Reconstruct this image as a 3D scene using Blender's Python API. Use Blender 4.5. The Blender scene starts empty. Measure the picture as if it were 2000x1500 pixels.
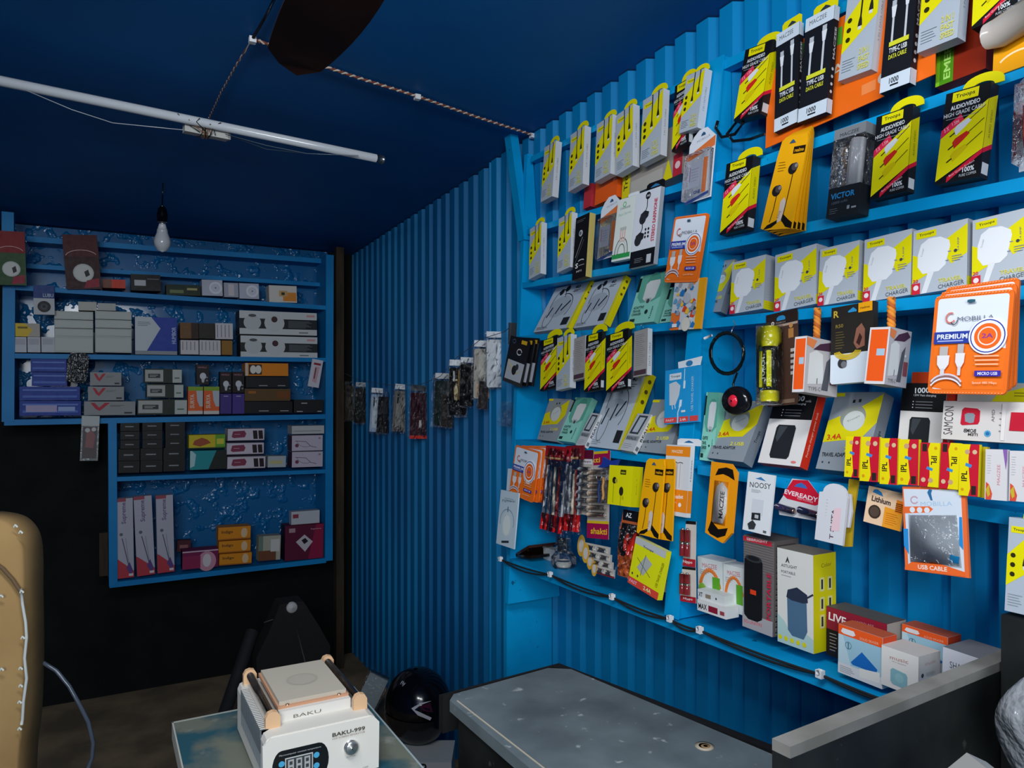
import bpy, math, random
from mathutils import Vector, Matrix
rnd = random.Random(7)
sc = bpy.context.scene
col = sc.collection
# ---------------------------------------------------------------- camera, world, lights, exposure
YAW = math.radians(29.07); FPX = 1450.0; HY = 762.0; CAMZ = 1.5
FW = Vector((math.sin(YAW), math.cos(YAW), 0)); RT = Vector((math.cos(YAW), -math.sin(YAW), 0)); UP = Vector((0, 0, 1))
cam = bpy.data.cameras.new('camera'); co = bpy.data.objects.new('camera', cam); col.objects.link(co)
co.location = (0, 0, CAMZ); co.rotation_euler = (math.radians(90), 0, -YAW)
cam.sensor_width = 36; cam.lens = FPX / 2000 * 36; cam.shift_y = (HY - 750) / 2000; cam.clip_start = 0.02
sc.camera = co
w = bpy.data.worlds.new('world'); sc.world = w; w.use_nodes = True
w.node_tree.nodes['Background'].inputs[0].default_value = (0.55, 0.72, 1.0, 1)
w.node_tree.nodes['Background'].inputs[1].default_value = 0.12
def area(name, loc, target, sx, sy, power, colr):
    l = bpy.data.lights.new(name, 'AREA'); l.shape = 'RECTANGLE'; l.size = sx; l.size_y = sy; l.energy = power; l.color = colr
    o = bpy.data.objects.new(name, l); col.objects.link(o); o.location = loc
    o.rotation_euler = (Vector(target) - Vector(loc)).to_track_quat('-Z', 'Y').to_euler(); return o
area('doorway_daylight', (-0.9, -1.5, 1.95), (0.9, 2.2, 1.0), 1.5, 1.0, 62, (0.92, 0.97, 1.0))
area('overhead_lamp', (0.05, 0.45, 2.2), (0.75, 1.15, 0.9), 0.9, 0.12, 18, (0.95, 0.98, 1.0))
sc.view_settings.view_transform = 'Standard'; sc.view_settings.look = 'None'
sc.view_settings.gamma = 1; sc.view_settings.exposure = -0.05
try: sc.view_settings.use_curve_mapping = False
except Exception: pass
# ---------------------------------------------------------------- pixel <-> place
def ray(px, py): return FW + RT * ((px - 1000) / FPX) - UP * ((py - HY) / FPX)
O = Vector((0, 0, CAMZ))
def hit(p, p0, n):
    d = ray(*p); return O + d * ((Vector(p0) - O).dot(n) / d.dot(n))
LEAN = 0.115
NF = Vector((-1, 0, LEAN)).normalized()
def plane(pl, off=0.0):
    k = pl[0]
    if k == 'F': return Vector((1.08, 0, 1.0)) + NF * off, NF          # leaning front plane of the right display unit
    if k == 'X': return Vector((pl[1], 0, 0)), Vector((-1, 0, 0))
    if k == 'Y': return Vector((0, pl[1], 0)), Vector((0, -1, 0))
    if k == 'Z': return Vector((0, 0, pl[1])), Vector((0, 0, 1))
def F(p, off=0.0): return hit(p, *plane('F', off))
def X(p, x): return hit(p, *plane(('X', x)))
def Y(p, y): return hit(p, *plane(('Y', y)))
def Z(p, z): return hit(p, *plane(('Z', z)))
def D(p, d): return O + ray(*p) * d
# ---------------------------------------------------------------- materials
MATS = {}
def lin(h):
    out = []
    for i in (0, 2, 4):
        c = int(h[i:i + 2], 16) / 255; out.append(c / 12.92 if c <= .04045 else ((c + .055) / 1.055) ** 2.4)
    return out + [1]
def mat(key):
    """'rrggbb' printed card; prefix ! glossy, * metal, ~ clear plastic, # matt rough, @ wrinkled shiny film"""
    if key in MATS: return MATS[key]
    m = bpy.data.materials.new('mat_' + key); m.use_nodes = True; MATS[key] = m
    nt = m.node_tree; b = nt.nodes['Principled BSDF']; k = key[0] if key[0] in '!*~#@' else ''
    h = key.lstrip('!*~#@'); c = lin(h)
    b.inputs['Base Color'].default_value = c
    b.inputs['Specular IOR Level'].default_value = .5 if k else .25
    rough = {'': .5, '!': .14, '*': .25, '~': .06, '#': .8, '@': .12}[k]
    b.inputs['Roughness'].default_value = rough
    tc = nt.nodes.new('ShaderNodeTexCoord'); nz = nt.nodes.new('ShaderNodeTexNoise')
    nt.links.new(tc.outputs['Object'], nz.inputs['Vector'])
    if k == '*': b.inputs['Metallic'].default_value = .9
    if k in ('', '#', '!', '*'):
        nz.inputs['Scale'].default_value = 60
        mr = nt.nodes.new('ShaderNodeMapRange'); mr.inputs[3].default_value = max(.05, rough - .08); mr.inputs[4].default_value = rough + .1
        nt.links.new(nz.outputs[0], mr.inputs[0]); nt.links.new(mr.outputs[0], b.inputs['Roughness'])
    if k in ('~', '@'):
        nz.inputs['Scale'].default_value = 70 if k == '~' else 38; nz.inputs['Detail'].default_value = 3
        bp = nt.nodes.new('ShaderNodeBump'); bp.inputs['Strength'].default_value = 1.0; bp.inputs['Distance'].default_value = .014
        nt.links.new(nz.outputs[0], bp.inputs['Height'])
        if k == '@': nt.links.new(bp.outputs[0], b.inputs['Normal'])
        else:
            gl = nt.nodes.new('ShaderNodeBsdfGlossy'); gl.inputs['Roughness'].default_value = .14; gl.inputs[0].default_value = (1, 1, 1, 1)
            nt.links.new(bp.outputs[0], gl.inputs['Normal'])
            tr = nt.nodes.new('ShaderNodeBsdfTransparent'); tr.inputs[0].default_value = (.98, .985, .99, 1)
            fr = nt.nodes.new('ShaderNodeFresnel'); fr.inputs[0].default_value = 1.45
            ma = nt.nodes.new('ShaderNodeMath'); ma.operation = 'MULTIPLY_ADD'; ma.inputs[1].default_value = .95; ma.inputs[2].default_value = .02
            nt.links.new(fr.outputs[0], ma.inputs[0])
            mx = nt.nodes.new('ShaderNodeMixShader'); nt.links.new(ma.outputs[0], mx.inputs[0])
            nt.links.new(tr.outputs[0], mx.inputs[1]); nt.links.new(gl.outputs[0], mx.inputs[2])
            nt.links.new(mx.outputs[0], nt.nodes['Material Output'].inputs[0])
    return m
def surf(name, c1, c2, scale, rough, bump=0.0, detail=6, stretch=(1, 1, 1), coat=0.0, lo=.35, hi=.65):
    m = bpy.data.materials.new(name); m.use_nodes = True; nt = m.node_tree; b = nt.nodes['Principled BSDF']
    tc = nt.nodes.new('ShaderNodeTexCoord'); mp = nt.nodes.new('ShaderNodeMapping'); mp.inputs['Scale'].default_value = stretch
    nz = nt.nodes.new('ShaderNodeTexNoise'); nz.inputs['Scale'].default_value = scale; nz.inputs['Detail'].default_value = detail
    cr = nt.nodes.new('ShaderNodeValToRGB'); cr.color_ramp.elements[0].color = lin(c1); cr.color_ramp.elements[1].color = lin(c2)
    cr.color_ramp.elements[0].position = lo; cr.color_ramp.elements[1].position = hi
    nt.links.new(tc.outputs['Object'], mp.inputs[0]); nt.links.new(mp.outputs[0], nz.inputs['Vector'])
    nt.links.new(nz.outputs[0], cr.inputs[0]); nt.links.new(cr.outputs[0], b.inputs['Base Color'])
    b.inputs['Roughness'].default_value = rough
    b.inputs['Specular IOR Level'].default_value = .25
    if coat: b.inputs['Coat Weight'].default_value = coat; b.inputs['Coat Roughness'].default_value = .12
    if bump:
        bp = nt.nodes.new('ShaderNodeBump'); bp.inputs['Strength'].default_value = bump; bp.inputs['Distance'].default_value = .01
        nt.links.new(nz.outputs[0], bp.inputs['Height']); nt.links.new(bp.outputs[0], b.inputs['Normal'])
        if coat: nt.links.new(bp.outputs[0], b.inputs['Coat Normal'])
    MATS[name] = m; return m
surf('blue_paint', '0090cc', '08a0dc', 5, .42, .05)
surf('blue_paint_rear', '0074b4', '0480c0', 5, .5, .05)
surf('blue_sheet', '0076b2', '0286c2', 3, .5, .04, stretch=(1, 1, .25))
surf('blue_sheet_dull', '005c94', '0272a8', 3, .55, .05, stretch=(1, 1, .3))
surf('blue_ceiling', '085494', '0a62a8', 1.5, .6, .05)
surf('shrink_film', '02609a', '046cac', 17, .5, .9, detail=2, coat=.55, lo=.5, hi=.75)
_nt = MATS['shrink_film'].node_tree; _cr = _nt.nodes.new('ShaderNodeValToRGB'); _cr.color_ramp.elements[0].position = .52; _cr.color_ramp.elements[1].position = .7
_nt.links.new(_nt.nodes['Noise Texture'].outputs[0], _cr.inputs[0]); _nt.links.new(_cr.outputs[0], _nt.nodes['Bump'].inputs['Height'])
surf('dark_tarp', '070a0a', '0d1312', 8, .85, .1)
surf('old_wood', '2a241d', '463a2c', 6, .8, .3, stretch=(4, 4, .5))
surf('earth_floor', '6a5e4c', '8e7c62', 5, .9, .3)
surf('counter_top', '566167', '7b888c', 7, .5, .12, lo=.3, hi=.72)
def specks(key, c, sc_, lo, hi):
    nt = MATS[key].node_tree; cr = nt.nodes['Color Ramp']; b = nt.nodes['Principled BSDF']; tc = nt.nodes['Texture Coordinate']
    n2 = nt.nodes.new('ShaderNodeTexNoise'); n2.inputs['Scale'].default_value = sc_; n2.inputs['Detail'].default_value = 4; r2 = nt.nodes.new('ShaderNodeMapRange'); r2.inputs[1].default_value = lo; r2.inputs[2].default_value = hi
    mx = nt.nodes.new('ShaderNodeMixRGB'); mx.inputs[2].default_value = lin(c); nt.links.new(tc.outputs['Object'], n2.inputs['Vector']); nt.links.new(n2.outputs[0], r2.inputs[0]); nt.links.new(r2.outputs[0], mx.inputs[0]); nt.links.new(cr.outputs[0], mx.inputs[1]); nt.links.new(mx.outputs[0], b.inputs['Base Color'])
surf('table_blue', '28525e', '6c7064', 8, .65, .15, lo=.44, hi=.58)
surf('dark_board', '171a1a', '262a29', 9, .6, .1)
surf('board_edge', '6f6d66', '8b8983', 12, .7, .1)
surf('tan_fabric', '8a6d44', 'a08458', 4, .9, .25)
surf('blade_paint', '1c0f0d', '341d16', 5, .6, .1)
specks('counter_top', 'a8aeae', 38, .66, .74); specks('table_blue', '8c9088', 22, .62, .75); specks('dark_board', '4a4c48', 30, .68, .76); specks('blue_paint', '0a5c86', 45, .7, .76)
# ---------------------------------------------------------------- text outlines
TXT = {}
def text_mesh(s, bold):
    k = (s, bold)
    if k in TXT: return TXT[k]
    c = bpy.data.curves.new('t', 'FONT'); c.body = s; c.resolution_u = 2; c.fill_mode = 'FRONT'; c.offset = .022 if bold else 0
    o = bpy.data.objects.new('t', c); col.objects.link(o); bpy.context.view_layer.update()
    me = o.evaluated_get(bpy.context.evaluated_depsgraph_get()).to_mesh()
    vs = [(v.co.x, v.co.y) for v in me.vertices]; fs = [tuple(p.vertices) for p in me.polygons]
    bpy.data.objects.remove(o); bpy.data.curves.remove(c)
    if not vs: vs = [(0, 0), (1, 0), (1, 1)]; fs = [(0, 1, 2)]
    x0 = min(v[0] for v in vs); x1 = max(v[0] for v in vs); y0 = min(v[1] for v in vs); y1 = max(v[1] for v in vs)
    vs = [((a - x0) / max(x1 - x0, 1e-6), (b - y0) / max(y1 - y0, 1e-6)) for a, b in vs]
    TXT[k] = (vs, fs); return TXT[k]
# ---------------------------------------------------------------- mesh builder
class M:
    def __init__(s): s.v = []; s.f = []; s.i = []; s.k = []; s.sm = []
    def mi(s, key):
        if key not in s.k: s.k.append(key)
        return s.k.index(key)
    def add(s, vs, fs, key, smooth=False):
        n = len(s.v); s.v += [tuple(v) for v in vs]; mi = s.mi(key)
        for f in fs: s.f.append([n + j for j in f]); s.i.append(mi); s.sm.append(smooth)
    def box(s, a, b, key):
        (x0, y0, z0), (x1, y1, z1) = a, b
        vs = [(x0, y0, z0), (x1, y0, z0), (x1, y1, z0), (x0, y1, z0), (x0, y0, z1), (x1, y0, z1), (x1, y1, z1), (x0, y1, z1)]
        s.add(vs, [(0, 3, 2, 1), (4, 5, 6, 7), (0, 1, 5, 4), (1, 2, 6, 5), (2, 3, 7, 6), (3, 0, 4, 7)], key)
    def hexa(s, lo, hi, key):      # lo, hi: four points each
        s.add(list(lo) + list(hi), [(0, 3, 2, 1), (4, 5, 6, 7), (0, 1, 5, 4), (1, 2, 6, 5), (2, 3, 7, 6), (3, 0, 4, 7)], key)
    def ext(s, pts, y0, y1, key):  # polygon in x,z extruded along y
        n = len(pts); vs = [(x, y0, z) for x, z in pts] + [(x, y1, z) for x, z in pts]
        s.add(vs, [tuple(range(n)), tuple(range(2 * n - 1, n - 1, -1))] + [(i, n + i, n + (i + 1) % n, (i + 1) % n) for i in range(n)], key)
    def tube(s, pts, r, key, n=8, caps=True):
        pts = [Vector(p) for p in pts]; rs = r if isinstance(r, (list, tuple)) else [r] * len(pts); vs = []; fs = []
        for i, p in enumerate(pts):
            t = (pts[min(i + 1, len(pts) - 1)] - pts[max(i - 1, 0)]).normalized()
            a = Vector((0, 0, 1)) if abs(t.z) < .9 else Vector((1, 0, 0)); u = t.cross(a).normalized(); w_ = t.cross(u)
            for j in range(n):
                q = 2 * math.pi * j / n; vs.append(p + (u * math.cos(q) + w_ * math.sin(q)) * rs[i])
        for i in range(len(pts) - 1):
            for j in range(n): fs.append((i * n + j, i * n + (j + 1) % n, (i + 1) * n + (j + 1) % n, (i + 1) * n + j))
        if caps: fs += [tuple(range(n)), tuple(range((len(pts)) * n - 1, (len(pts) - 1) * n - 1, -1))]
        s.add(vs, fs, key, True)
    def lathe(s, prof, key, c=(0, 0, 0), n=20, axis='z'):
        vs = []; fs = []
        for r, z in prof:
            for j in range(n):
                q = 2 * math.pi * j / n; a, b = r * math.cos(q), r * math.sin(q)
                p = {'z': (a, b, z), 'y': (a, z, b), 'x': (z, a, b)}[axis]; vs.append((p[0] + c[0], p[1] + c[1], p[2] + c[2]))
        for i in range(len(prof) - 1):
            for j in range(n): fs.append((i * n + j, i * n + (j + 1) % n, (i + 1) * n + (j + 1) % n, (i + 1) * n + j))
        fs += [tuple(range(n)), tuple(range(len(prof) * n - 1, (len(prof) - 1) * n - 1, -1))]
        s.add(vs, fs, key, True)
    def grid(s, fn, nu, nv, key):
        vs = [fn(i / nu, j / nv) for j in range(nv + 1) for i in range(nu + 1)]
        s.add(vs, [(j * (nu + 1) + i, j * (nu + 1) + i + 1, (j + 1) * (nu + 1) + i + 1, (j + 1) * (nu + 1) + i) for j in range(nv) for i in range(nu)], key, True)
    def build(s, name, parent=None, mw=None):
        me = bpy.data.meshes.new(name); me.from_pydata(s.v, [], s.f)
        for k in s.k: me.materials.append(MATS[k] if k in MATS else mat(k))
        me.polygons.foreach_set('material_index', s.i); me.polygons.foreach_set('use_smooth', s.sm); me.update()
        o = bpy.data.objects.new(name, me); col.objects.link(o)
        if parent is not None: o.parent = parent
        elif mw is not None: o.matrix_world = mw
        return o
class P:
    """printed artwork on one face; coordinates 0..1 across and up the face"""
    def __init__(s, m, fn, W, H): s.m = m; s.fn = fn; s.W = W; s.H = H; s.n = 0
    def _e(s): s.n += 1; return .00025 + .00006 * s.n
    def poly(s, pts, c, met=False):
        e = s._e(); pp = [(x, y) if met else (x * s.W, y * s.H) for x, y in pts]
        s.m.add([s.fn(x, y, e) for x, y in pp], [tuple(range(len(pp)))], c)
    def q(s, x0, y0, x1, y1, c): s.poly([(x0, y0), (x1, y0), (x1, y1), (x0, y1)], c)
    def disc(s, x, y, r, c, ry=None, n=18):
        r *= s.W; ry = r if ry is None else ry * s.W
        s.poly([(x * s.W + r * math.cos(6.2832 * i / n), y * s.H + ry * math.sin(6.2832 * i / n)) for i in range(n)], c, True)
    def line(s, pts, wd, c):
        e = s._e(); wd *= s.W
        for (a, b), (c2, d) in zip(pts, pts[1:]):
            p = Vector((a * s.W, b * s.H)); r = Vector((c2 * s.W, d * s.H)); t = (r - p)
            if t.length < 1e-6: continue
            nn = Vector((-t.y, t.x)).normalized() * wd / 2
            s.m.add([s.fn(v.x, v.y, e) for v in (p - nn, r - nn, r + nn, p + nn)], [(0, 1, 2, 3)], c)
    def curve(s, x, y, rx, ry, a0, a1, wd, c, n=14):
        s.line([(x + rx * math.cos(math.radians(a0 + (a1 - a0) * i / n)), y + ry * math.sin(math.radians(a0 + (a1 - a0) * i / n))) for i in range(n + 1)], wd, c)
    def tx(s, t, x, y, w_, h, c, rot=0, bold=1, mirror=False):
        vs, fs = text_mesh(t, bold); e = s._e()
        if rot in (90, -90): tw, th = w_ * s.H, h * s.W
        else: tw, th = w_ * s.W, h * s.H
        a = math.radians(rot); ca, sa = math.cos(a), math.sin(a); out = []
        for u, v in vs:
            if mirror: u = 1 - u
            X_, Y_ = u * tw, v * th; out.append(s.fn(x * s.W + X_ * ca - Y_ * sa, y * s.H + X_ * sa + Y_ * ca, e))
        s.m.add(out, fs, c)
    def rows(s, x0, y0, x1, y1, n, c):    # small print lines
        for i in range(n):
            y = y0 + (y1 - y0) * (i + .5) / n; s.line([(x0, y), (x0 + (x1 - x0) * (.7 + .3 * ((i * 37) % 10) / 10), y)], .012, c)
class It:
    def __init__(s, W, H, T): s.W = W; s.H = H; s.T = T; s.m = M(); s.parts = []; s.main = 'carton'
    def part(s, name): m = M(); s.parts.append((name, m)); return m
    def body(s, c, top=None, z0=0, z1=None):
        s.m.box((0, 0, z0), (s.W, s.T, s.H if z1 is None else z1), c)
        if top: s.Tp().q(0, 0, 1, 1, top)
    def Fr(s, m=None, y=0): return P(m or s.m, lambda a, b, e: (a, y - e, b), s.W, s.H)
    def R(s, m=None): return P(m or s.m, lambda a, b, e: (s.W + e, a, b), s.T, s.H)
    def L(s, m=None): return P(m or s.m, lambda a, b, e: (-e, s.T - a, b), s.T, s.H)
    def Tp(s, m=None): return P(m or s.m, lambda a, b, e: (a, b, s.H + e), s.W, s.T)
    def Bt(s, m=None): return P(m or s.m, lambda a, b, e: (a, s.T - b, -e), s.W, s.T)
def frame(BL, BR, TL, pl='F', off=0.0, mode='p'):
    if pl == 'cam':   # upright plane turned to the viewer at x = off
        b = X(BL, off); n = Matrix.Rotation(.3, 3, 'Z') @ Vector((O.x - b.x, O.y - b.y, 0)).normalized(); p0 = b
    elif pl[0] == 'A':  # upright plane at world x, turned by an angle
        a = math.radians(pl[2]); n = Vector((-math.cos(a), -math.sin(a), 0)); p0 = X(BL, pl[1])
    elif mode == 'l' and pl == 'F': p0 = F(BL, off); n = Vector((-1, 0, 0))
    else: p0, n = plane(pl, off)
    b = hit(BL, p0, n); r = hit(BR, p0, n)
    if mode == 'l':
        r.z = b.z + (r.z - b.z) * .3; u = (r - b).normalized(); W = (r - b).length
        d = ray(*TL); t = (b - O).dot(u) / d.dot(u); tl = O + d * t
        v = (tl - b); v -= u * v.dot(u); H = v.length; v.normalize(); n = u.cross(v)
        lean = math.degrees(math.asin(max(-1, min(1, -n.z)))) if False else math.degrees(math.atan2((v - UP * v.z).length, v.z))
        if lean > 42 or n.z < 0:   # keep a believable lean
            hd = u.cross(UP).normalized() * -1; a = math.radians(42 if n.z > 0 else 4); v = (UP * math.cos(a) + hd * math.sin(a)).normalized(); n = u.cross(v)
            tl2 = hit(TL, b, n); H = (tl2 - b).dot(v)
    else:
        tl = hit(TL, p0, n); u = (r - b).normalized(); W = (r - b).length; v = n.cross(u); d = tl - b; H = d.dot(v); s_ = d.dot(u)
        phi = math.atan2(s_, H) * .5; q = Matrix.Rotation(phi, 3, -n); u = q @ u; u.normalize(); v = n.cross(u); H = d.length
    mw = Matrix(((u.x, -n.x, v.x, b.x), (u.y, -n.y, v.y, b.y), (u.z, -n.z, v.z, b.z), (0, 0, 0, 1)))
    return mw, W, H
ALL = []
def tag(o, label, cat, group=None, kind=None):
    if label: o['label'] = label
    if cat: o['category'] = cat
    if group: o['group'] = group
    if kind: o['kind'] = kind
    return o
def put(name, draw, label, cat, BL, BR, TL, T=.02, pl='F', off=0.0, mode='p', group=None, **kw):
    if pl == 'F' and mode == 'p' and 0 < off < T + .003: off = T + .003
    mw, W, H = frame(BL, BR, TL, pl, off, mode); it = It(W, H, T); draw(it, **kw)
    if not it.parts: o = it.m.build(name, None, mw)
    else:
        o = bpy.data.objects.new(name, None); col.objects.link(o); o.matrix_world = mw; o.empty_display_size = .03
        if it.m.v: it.m.build(it.main, o)
        for n_, m_ in it.parts: m_.build(n_, o)
    tag(o, label, cat, group); ALL.append((o, W, H, T)); return o
def thing(name, label, cat, loc=(0, 0, 0), group=None, mw=None):
    o = bpy.data.objects.new(name, None); col.objects.link(o)
    if mw is not None: o.matrix_world = mw
    else: o.location = loc
    o.empty_display_size = .05; return tag(o, label, cat, group)
def struct(name, m): o = m.build(name); o['kind'] = 'structure'; return o

# ---------------------------------------------------------------- the room
WX = 1.25; WY = 4.15; LX = -1.45
def zc(x, y): return CAMZ + .775 + (WY - y) * .036
m = M(); m.box((LX - .1, -2.6, -.06), (WX + .15, WY + .1, 0), 'earth_floor'); struct('floor', m)
m = M(); a = zc(0, -2.6); b = zc(0, WY)
m.hexa([(LX - .1, -2.6, a), (WX + .15, -2.6, a), (WX + .15, WY + .1, b), (LX - .1, WY + .1, b)],
       [(LX - .1, -2.6, a + .04), (WX + .15, -2.6, a + .04), (WX + .15, WY + .1, b + .04), (LX - .1, WY + .1, b + .04)], 'blue_ceiling'); struct('ceiling', m)
def corrugated(y0, y1, x, z0, zfn, key, pitch=.076, d=.022):
    m = M(); vs = []; prof = [(0, 0), (.52, 0), (.64, 1), (.86, 1)]; ys = []
    k = 0; y = y0
    while y < y1:
        for a_, b_ in prof:
            yy = y + a_ * pitch
            if yy <= y1: ys.append((yy, b_))
        y += pitch
    ys.append((y1, 0)); n = len(ys)
    for yy, b_ in ys: vs.append((x + b_ * d, yy, z0))
    for yy, b_ in ys: vs.append((x + b_ * d, yy, zfn(x, yy)))
    m.add(vs, [(i, i + 1, n + i + 1, n + i) for i in range(n - 1)], key)
    return m
mw_ = corrugated(-.6, 2.42, WX, 0, lambda x, y: zc(x, y) - .002, 'blue_sheet')
struct('wall_right', mw_)
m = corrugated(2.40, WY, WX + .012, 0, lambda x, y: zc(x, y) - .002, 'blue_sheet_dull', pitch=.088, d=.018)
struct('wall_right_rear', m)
m = M(); m.box((WX + .05, -2.6, 0), (WX + .09, WY + .1, 2.3), 'dark_tarp'); struct('wall_right_outer', m)
m = M(); m.box((LX - .08, WY, 0), (WX + .04, WY + .06, CAMZ + .77), 'dark_tarp'); struct('wall_back', m)
m = M(); m.box((LX - .08, -2.6, 0), (LX, WY, CAMZ + .77), 'blue_ceiling'); struct('wall_left', m)
# dark wooden corner post, crossed by the photo's dark seam
m = M(); p = Y((660, 600), 3.95); m.box((p.x - .012, 3.94, 0), (p.x + .03, 3.99, CAMZ + .77), 'old_wood'); struct('trim_1', m)
# ---------------------------------------------------------------- right display unit
XB = WX - .003
ru = thing('display_shelf_unit', 'bright blue wooden shelf unit along the corrugated wall, crowded with gadget packs', 'shelf', (1.1, 1.2, 1.0))
def rp(name, m):
    o = m.build(name, ru); o.matrix_parent_inverse = Matrix.Translation(ru.location).inverted(); return o
def plank(p, q, th=.018, ext=0):
    a, b = F(p), F(q); d = (b - a).normalized(); a = a - d * ext; b = b + d * ext; m = M()
    up = Vector((0, 0, th))
    A = Vector((XB, a.y, a.z)); B = Vector((XB, b.y, b.z))
    m.hexa([a - up, b - up, B - up, A - up], [a, b, B, A], 'blue_paint'); return m
LEFTS = [((1037, 306), (1395, 128)), ((1030, 447), (1372, 345)), ((1020, 552), (1372, 490)), ((1010, 657), (1368, 625)), ((1000, 858), (1356, 899))]
RIGHTS = [((1392, 129), (2040, -190)), ((1388, 341), (2040, 110)), ((1382, 475), (2040, 337)), ((1372, 624), (2040, 553)), ((1362, 908), (2040, 1008))]
for a, b in LEFTS: rp('shelf_board', plank(a, b))
for a, b in RIGHTS: rp('shelf_board', plank(a, b, .02))
# left side panel
def upright(bot, top, th, back=True, zt=None):
    a, b = F(bot), F(top); m = M(); t = Vector((0, th, 0))
    A = Vector((XB, a.y, a.z)); B = Vector((XB, b.y, b.z))
    m.hexa([a, A, A + t, a + t], [b, B, B + t, b + t], 'blue_paint'); return m
rp('side_panel', upright((992, 1180), (1030, 300), .02))
pa = F((1313, 1205)); pb = F((1395, 118)); pb.y = pb.y * .5 + pa.y * .5
m = M(); A = Vector((XB, pa.y, pa.z)); B = Vector((XB, pb.y, pb.z)); t = Vector((0, -.018, 0))
m.hexa([pa + t, A + t, A, pa], [pb + t, B + t, B, pb], 'blue_paint')
e = Vector((-.004, 0, 0)); fw = Vector((0, .022, 0))
m.hexa([pa - fw + e, pa - fw, pa + fw, pa + fw + e], [pb - fw + e, pb - fw, pb + fw, pb + fw + e], 'blue_paint')
rp('divider', m)
# broad bottom shelf with a rounded far end
fl, fr_ = X((1000, 1098), 1.07), X((1790, 1378), 1.07)
fl.z = 0.985; 
zb0, zb1 = X((1076, 1122), 1.075).z, X((1600, 1317), 1.075).z
yb0, yb1 = X((1076, 1122), 1.075).y, X((1600, 1317), 1.075).y
def zbs(y): return zb0 + (zb1 - zb0) * (y - yb0) / (yb1 - yb0)
ye = 2.03; yn = .605
out = [(XB, ye)] + [(1.17 - .095 * math.sin(math.radians(q)), ye - .1 + .1 * math.cos(math.radians(q))) for q in range(0, 91, 15)] + [(1.075, yn), (XB, yn)]
m = M(); n = len(out); vs = [(x, y, zbs(y) - .022) for x, y in out] + [(x, y, zbs(y)) for x, y in out]
m.add(vs, [tuple(range(n)), tuple(range(2 * n - 1, n - 1, -1))] + [(i, (i + 1) % n, n + (i + 1) % n, n + i) for i in range(n)], 'blue_paint')
rp('counter_shelf', m)
# support panel under the left end
m = M(); m.box((1.085, 1.985, .45), (XB, 2.005, zbs(2.0) - .022), 'blue_paint'); rp('support_panel', m)
# cable run clipped below the shelf edge with white clips
cb = thing('clipped_cable', 'thin dark cable clipped along the front edge of the bottom blue shelf', 'cable', (1.07, 1.9, 1.0))
pts = []; clips = [(977, 1092), (1074, 1122), (1195, 1166), (1308, 1209), (1366, 1231), (1601, 1317)]
allc = clips + [(1760, 1380)]
base = cb.location
for wv in (0, 1):
    pts = []
    for i in range(len(allc) - 1):
        (x0, y0), (x1, y1) = allc[i], allc[i + 1]
        for k in range(8):
            t = k / 8; sg = 4 * t * (1 - t) * (10 if wv else 3) * (1 if i < 5 else .6)
            pts.append(X((x0 + (x1 - x0) * t, y0 + (y1 - y0) * t + sg), 1.068) - base)
    m = M(); m.tube(pts, .0022, '#10161c', 6); m.build('cable', cb)
for c in clips:
    p = X(c, 1.064) - base; m = M(); m.box((p.x - .004, p.y - .006, p.z - .006), (p.x + .006, p.y + .006, p.z + .007), 'e8eaec')
    m.tube([(p.x - .006, p.y, p.z + .004), (p.x + .004, p.y, p.z + .004)], .004, 'e8eaec', 8); m.build('clip', cb)
# slanting blue strut above the left end
m = M(); a = X((985, 222), 1.19); b = X((1018, 470), 1.19); c_ = Vector((0, .02, 0)); d_ = Vector((.03, 0, 0))
m.hexa([b - c_, b - c_ + d_, b + c_ + d_, b + c_], [a - c_, a - c_ + d_, a + c_ + d_, a + c_], 'blue_paint')
tag(m.build('roof_strut'), 'narrow blue timber strut rising to the ceiling at the far end of the shelf unit', 'strut')
# timber rail at the wall head, hidden seam
# ---------------------------------------------------------------- rear display unit
FY = 3.90; BY = 4.13
bu = thing('display_shelf_unit', 'dim blue shelf unit on the rear wall, film-lined, with small cartons', 'shelf', (.2, FY, 1.5))
def bp(name, m):
    o = m.build(name, bu); o.matrix_parent_inverse = Matrix.Translation(bu.location).inverted(); return o
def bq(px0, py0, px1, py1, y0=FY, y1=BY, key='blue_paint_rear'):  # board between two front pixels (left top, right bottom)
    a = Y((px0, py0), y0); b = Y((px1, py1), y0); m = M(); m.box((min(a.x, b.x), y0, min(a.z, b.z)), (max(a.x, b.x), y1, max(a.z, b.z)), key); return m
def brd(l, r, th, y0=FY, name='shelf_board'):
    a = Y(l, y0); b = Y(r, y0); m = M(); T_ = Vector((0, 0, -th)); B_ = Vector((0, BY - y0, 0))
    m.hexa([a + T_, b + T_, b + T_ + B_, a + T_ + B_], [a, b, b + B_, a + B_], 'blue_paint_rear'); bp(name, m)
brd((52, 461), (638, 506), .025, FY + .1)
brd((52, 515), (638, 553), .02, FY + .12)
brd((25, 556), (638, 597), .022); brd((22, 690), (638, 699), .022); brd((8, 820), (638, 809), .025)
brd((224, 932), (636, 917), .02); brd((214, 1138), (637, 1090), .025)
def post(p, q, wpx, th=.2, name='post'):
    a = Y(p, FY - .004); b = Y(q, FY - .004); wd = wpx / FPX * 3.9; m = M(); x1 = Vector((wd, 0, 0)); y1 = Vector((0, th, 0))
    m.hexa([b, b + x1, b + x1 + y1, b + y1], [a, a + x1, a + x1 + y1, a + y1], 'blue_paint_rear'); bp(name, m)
post((637, 497), (635, 1096), 15); post((5, 548), (3, 824), 17); post((211, 822), (213, 1146), 13)
a = Y((20, 468), BY); b = Y((640, 815), BY); m = M(); m.box((Y((14, 500), BY).x, BY, Y((300, 812), BY).z), (Y((640, 500), BY).x, BY + .008, Y((300, 462), BY).z), 'shrink_film'); bp('back_panel', m)
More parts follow.
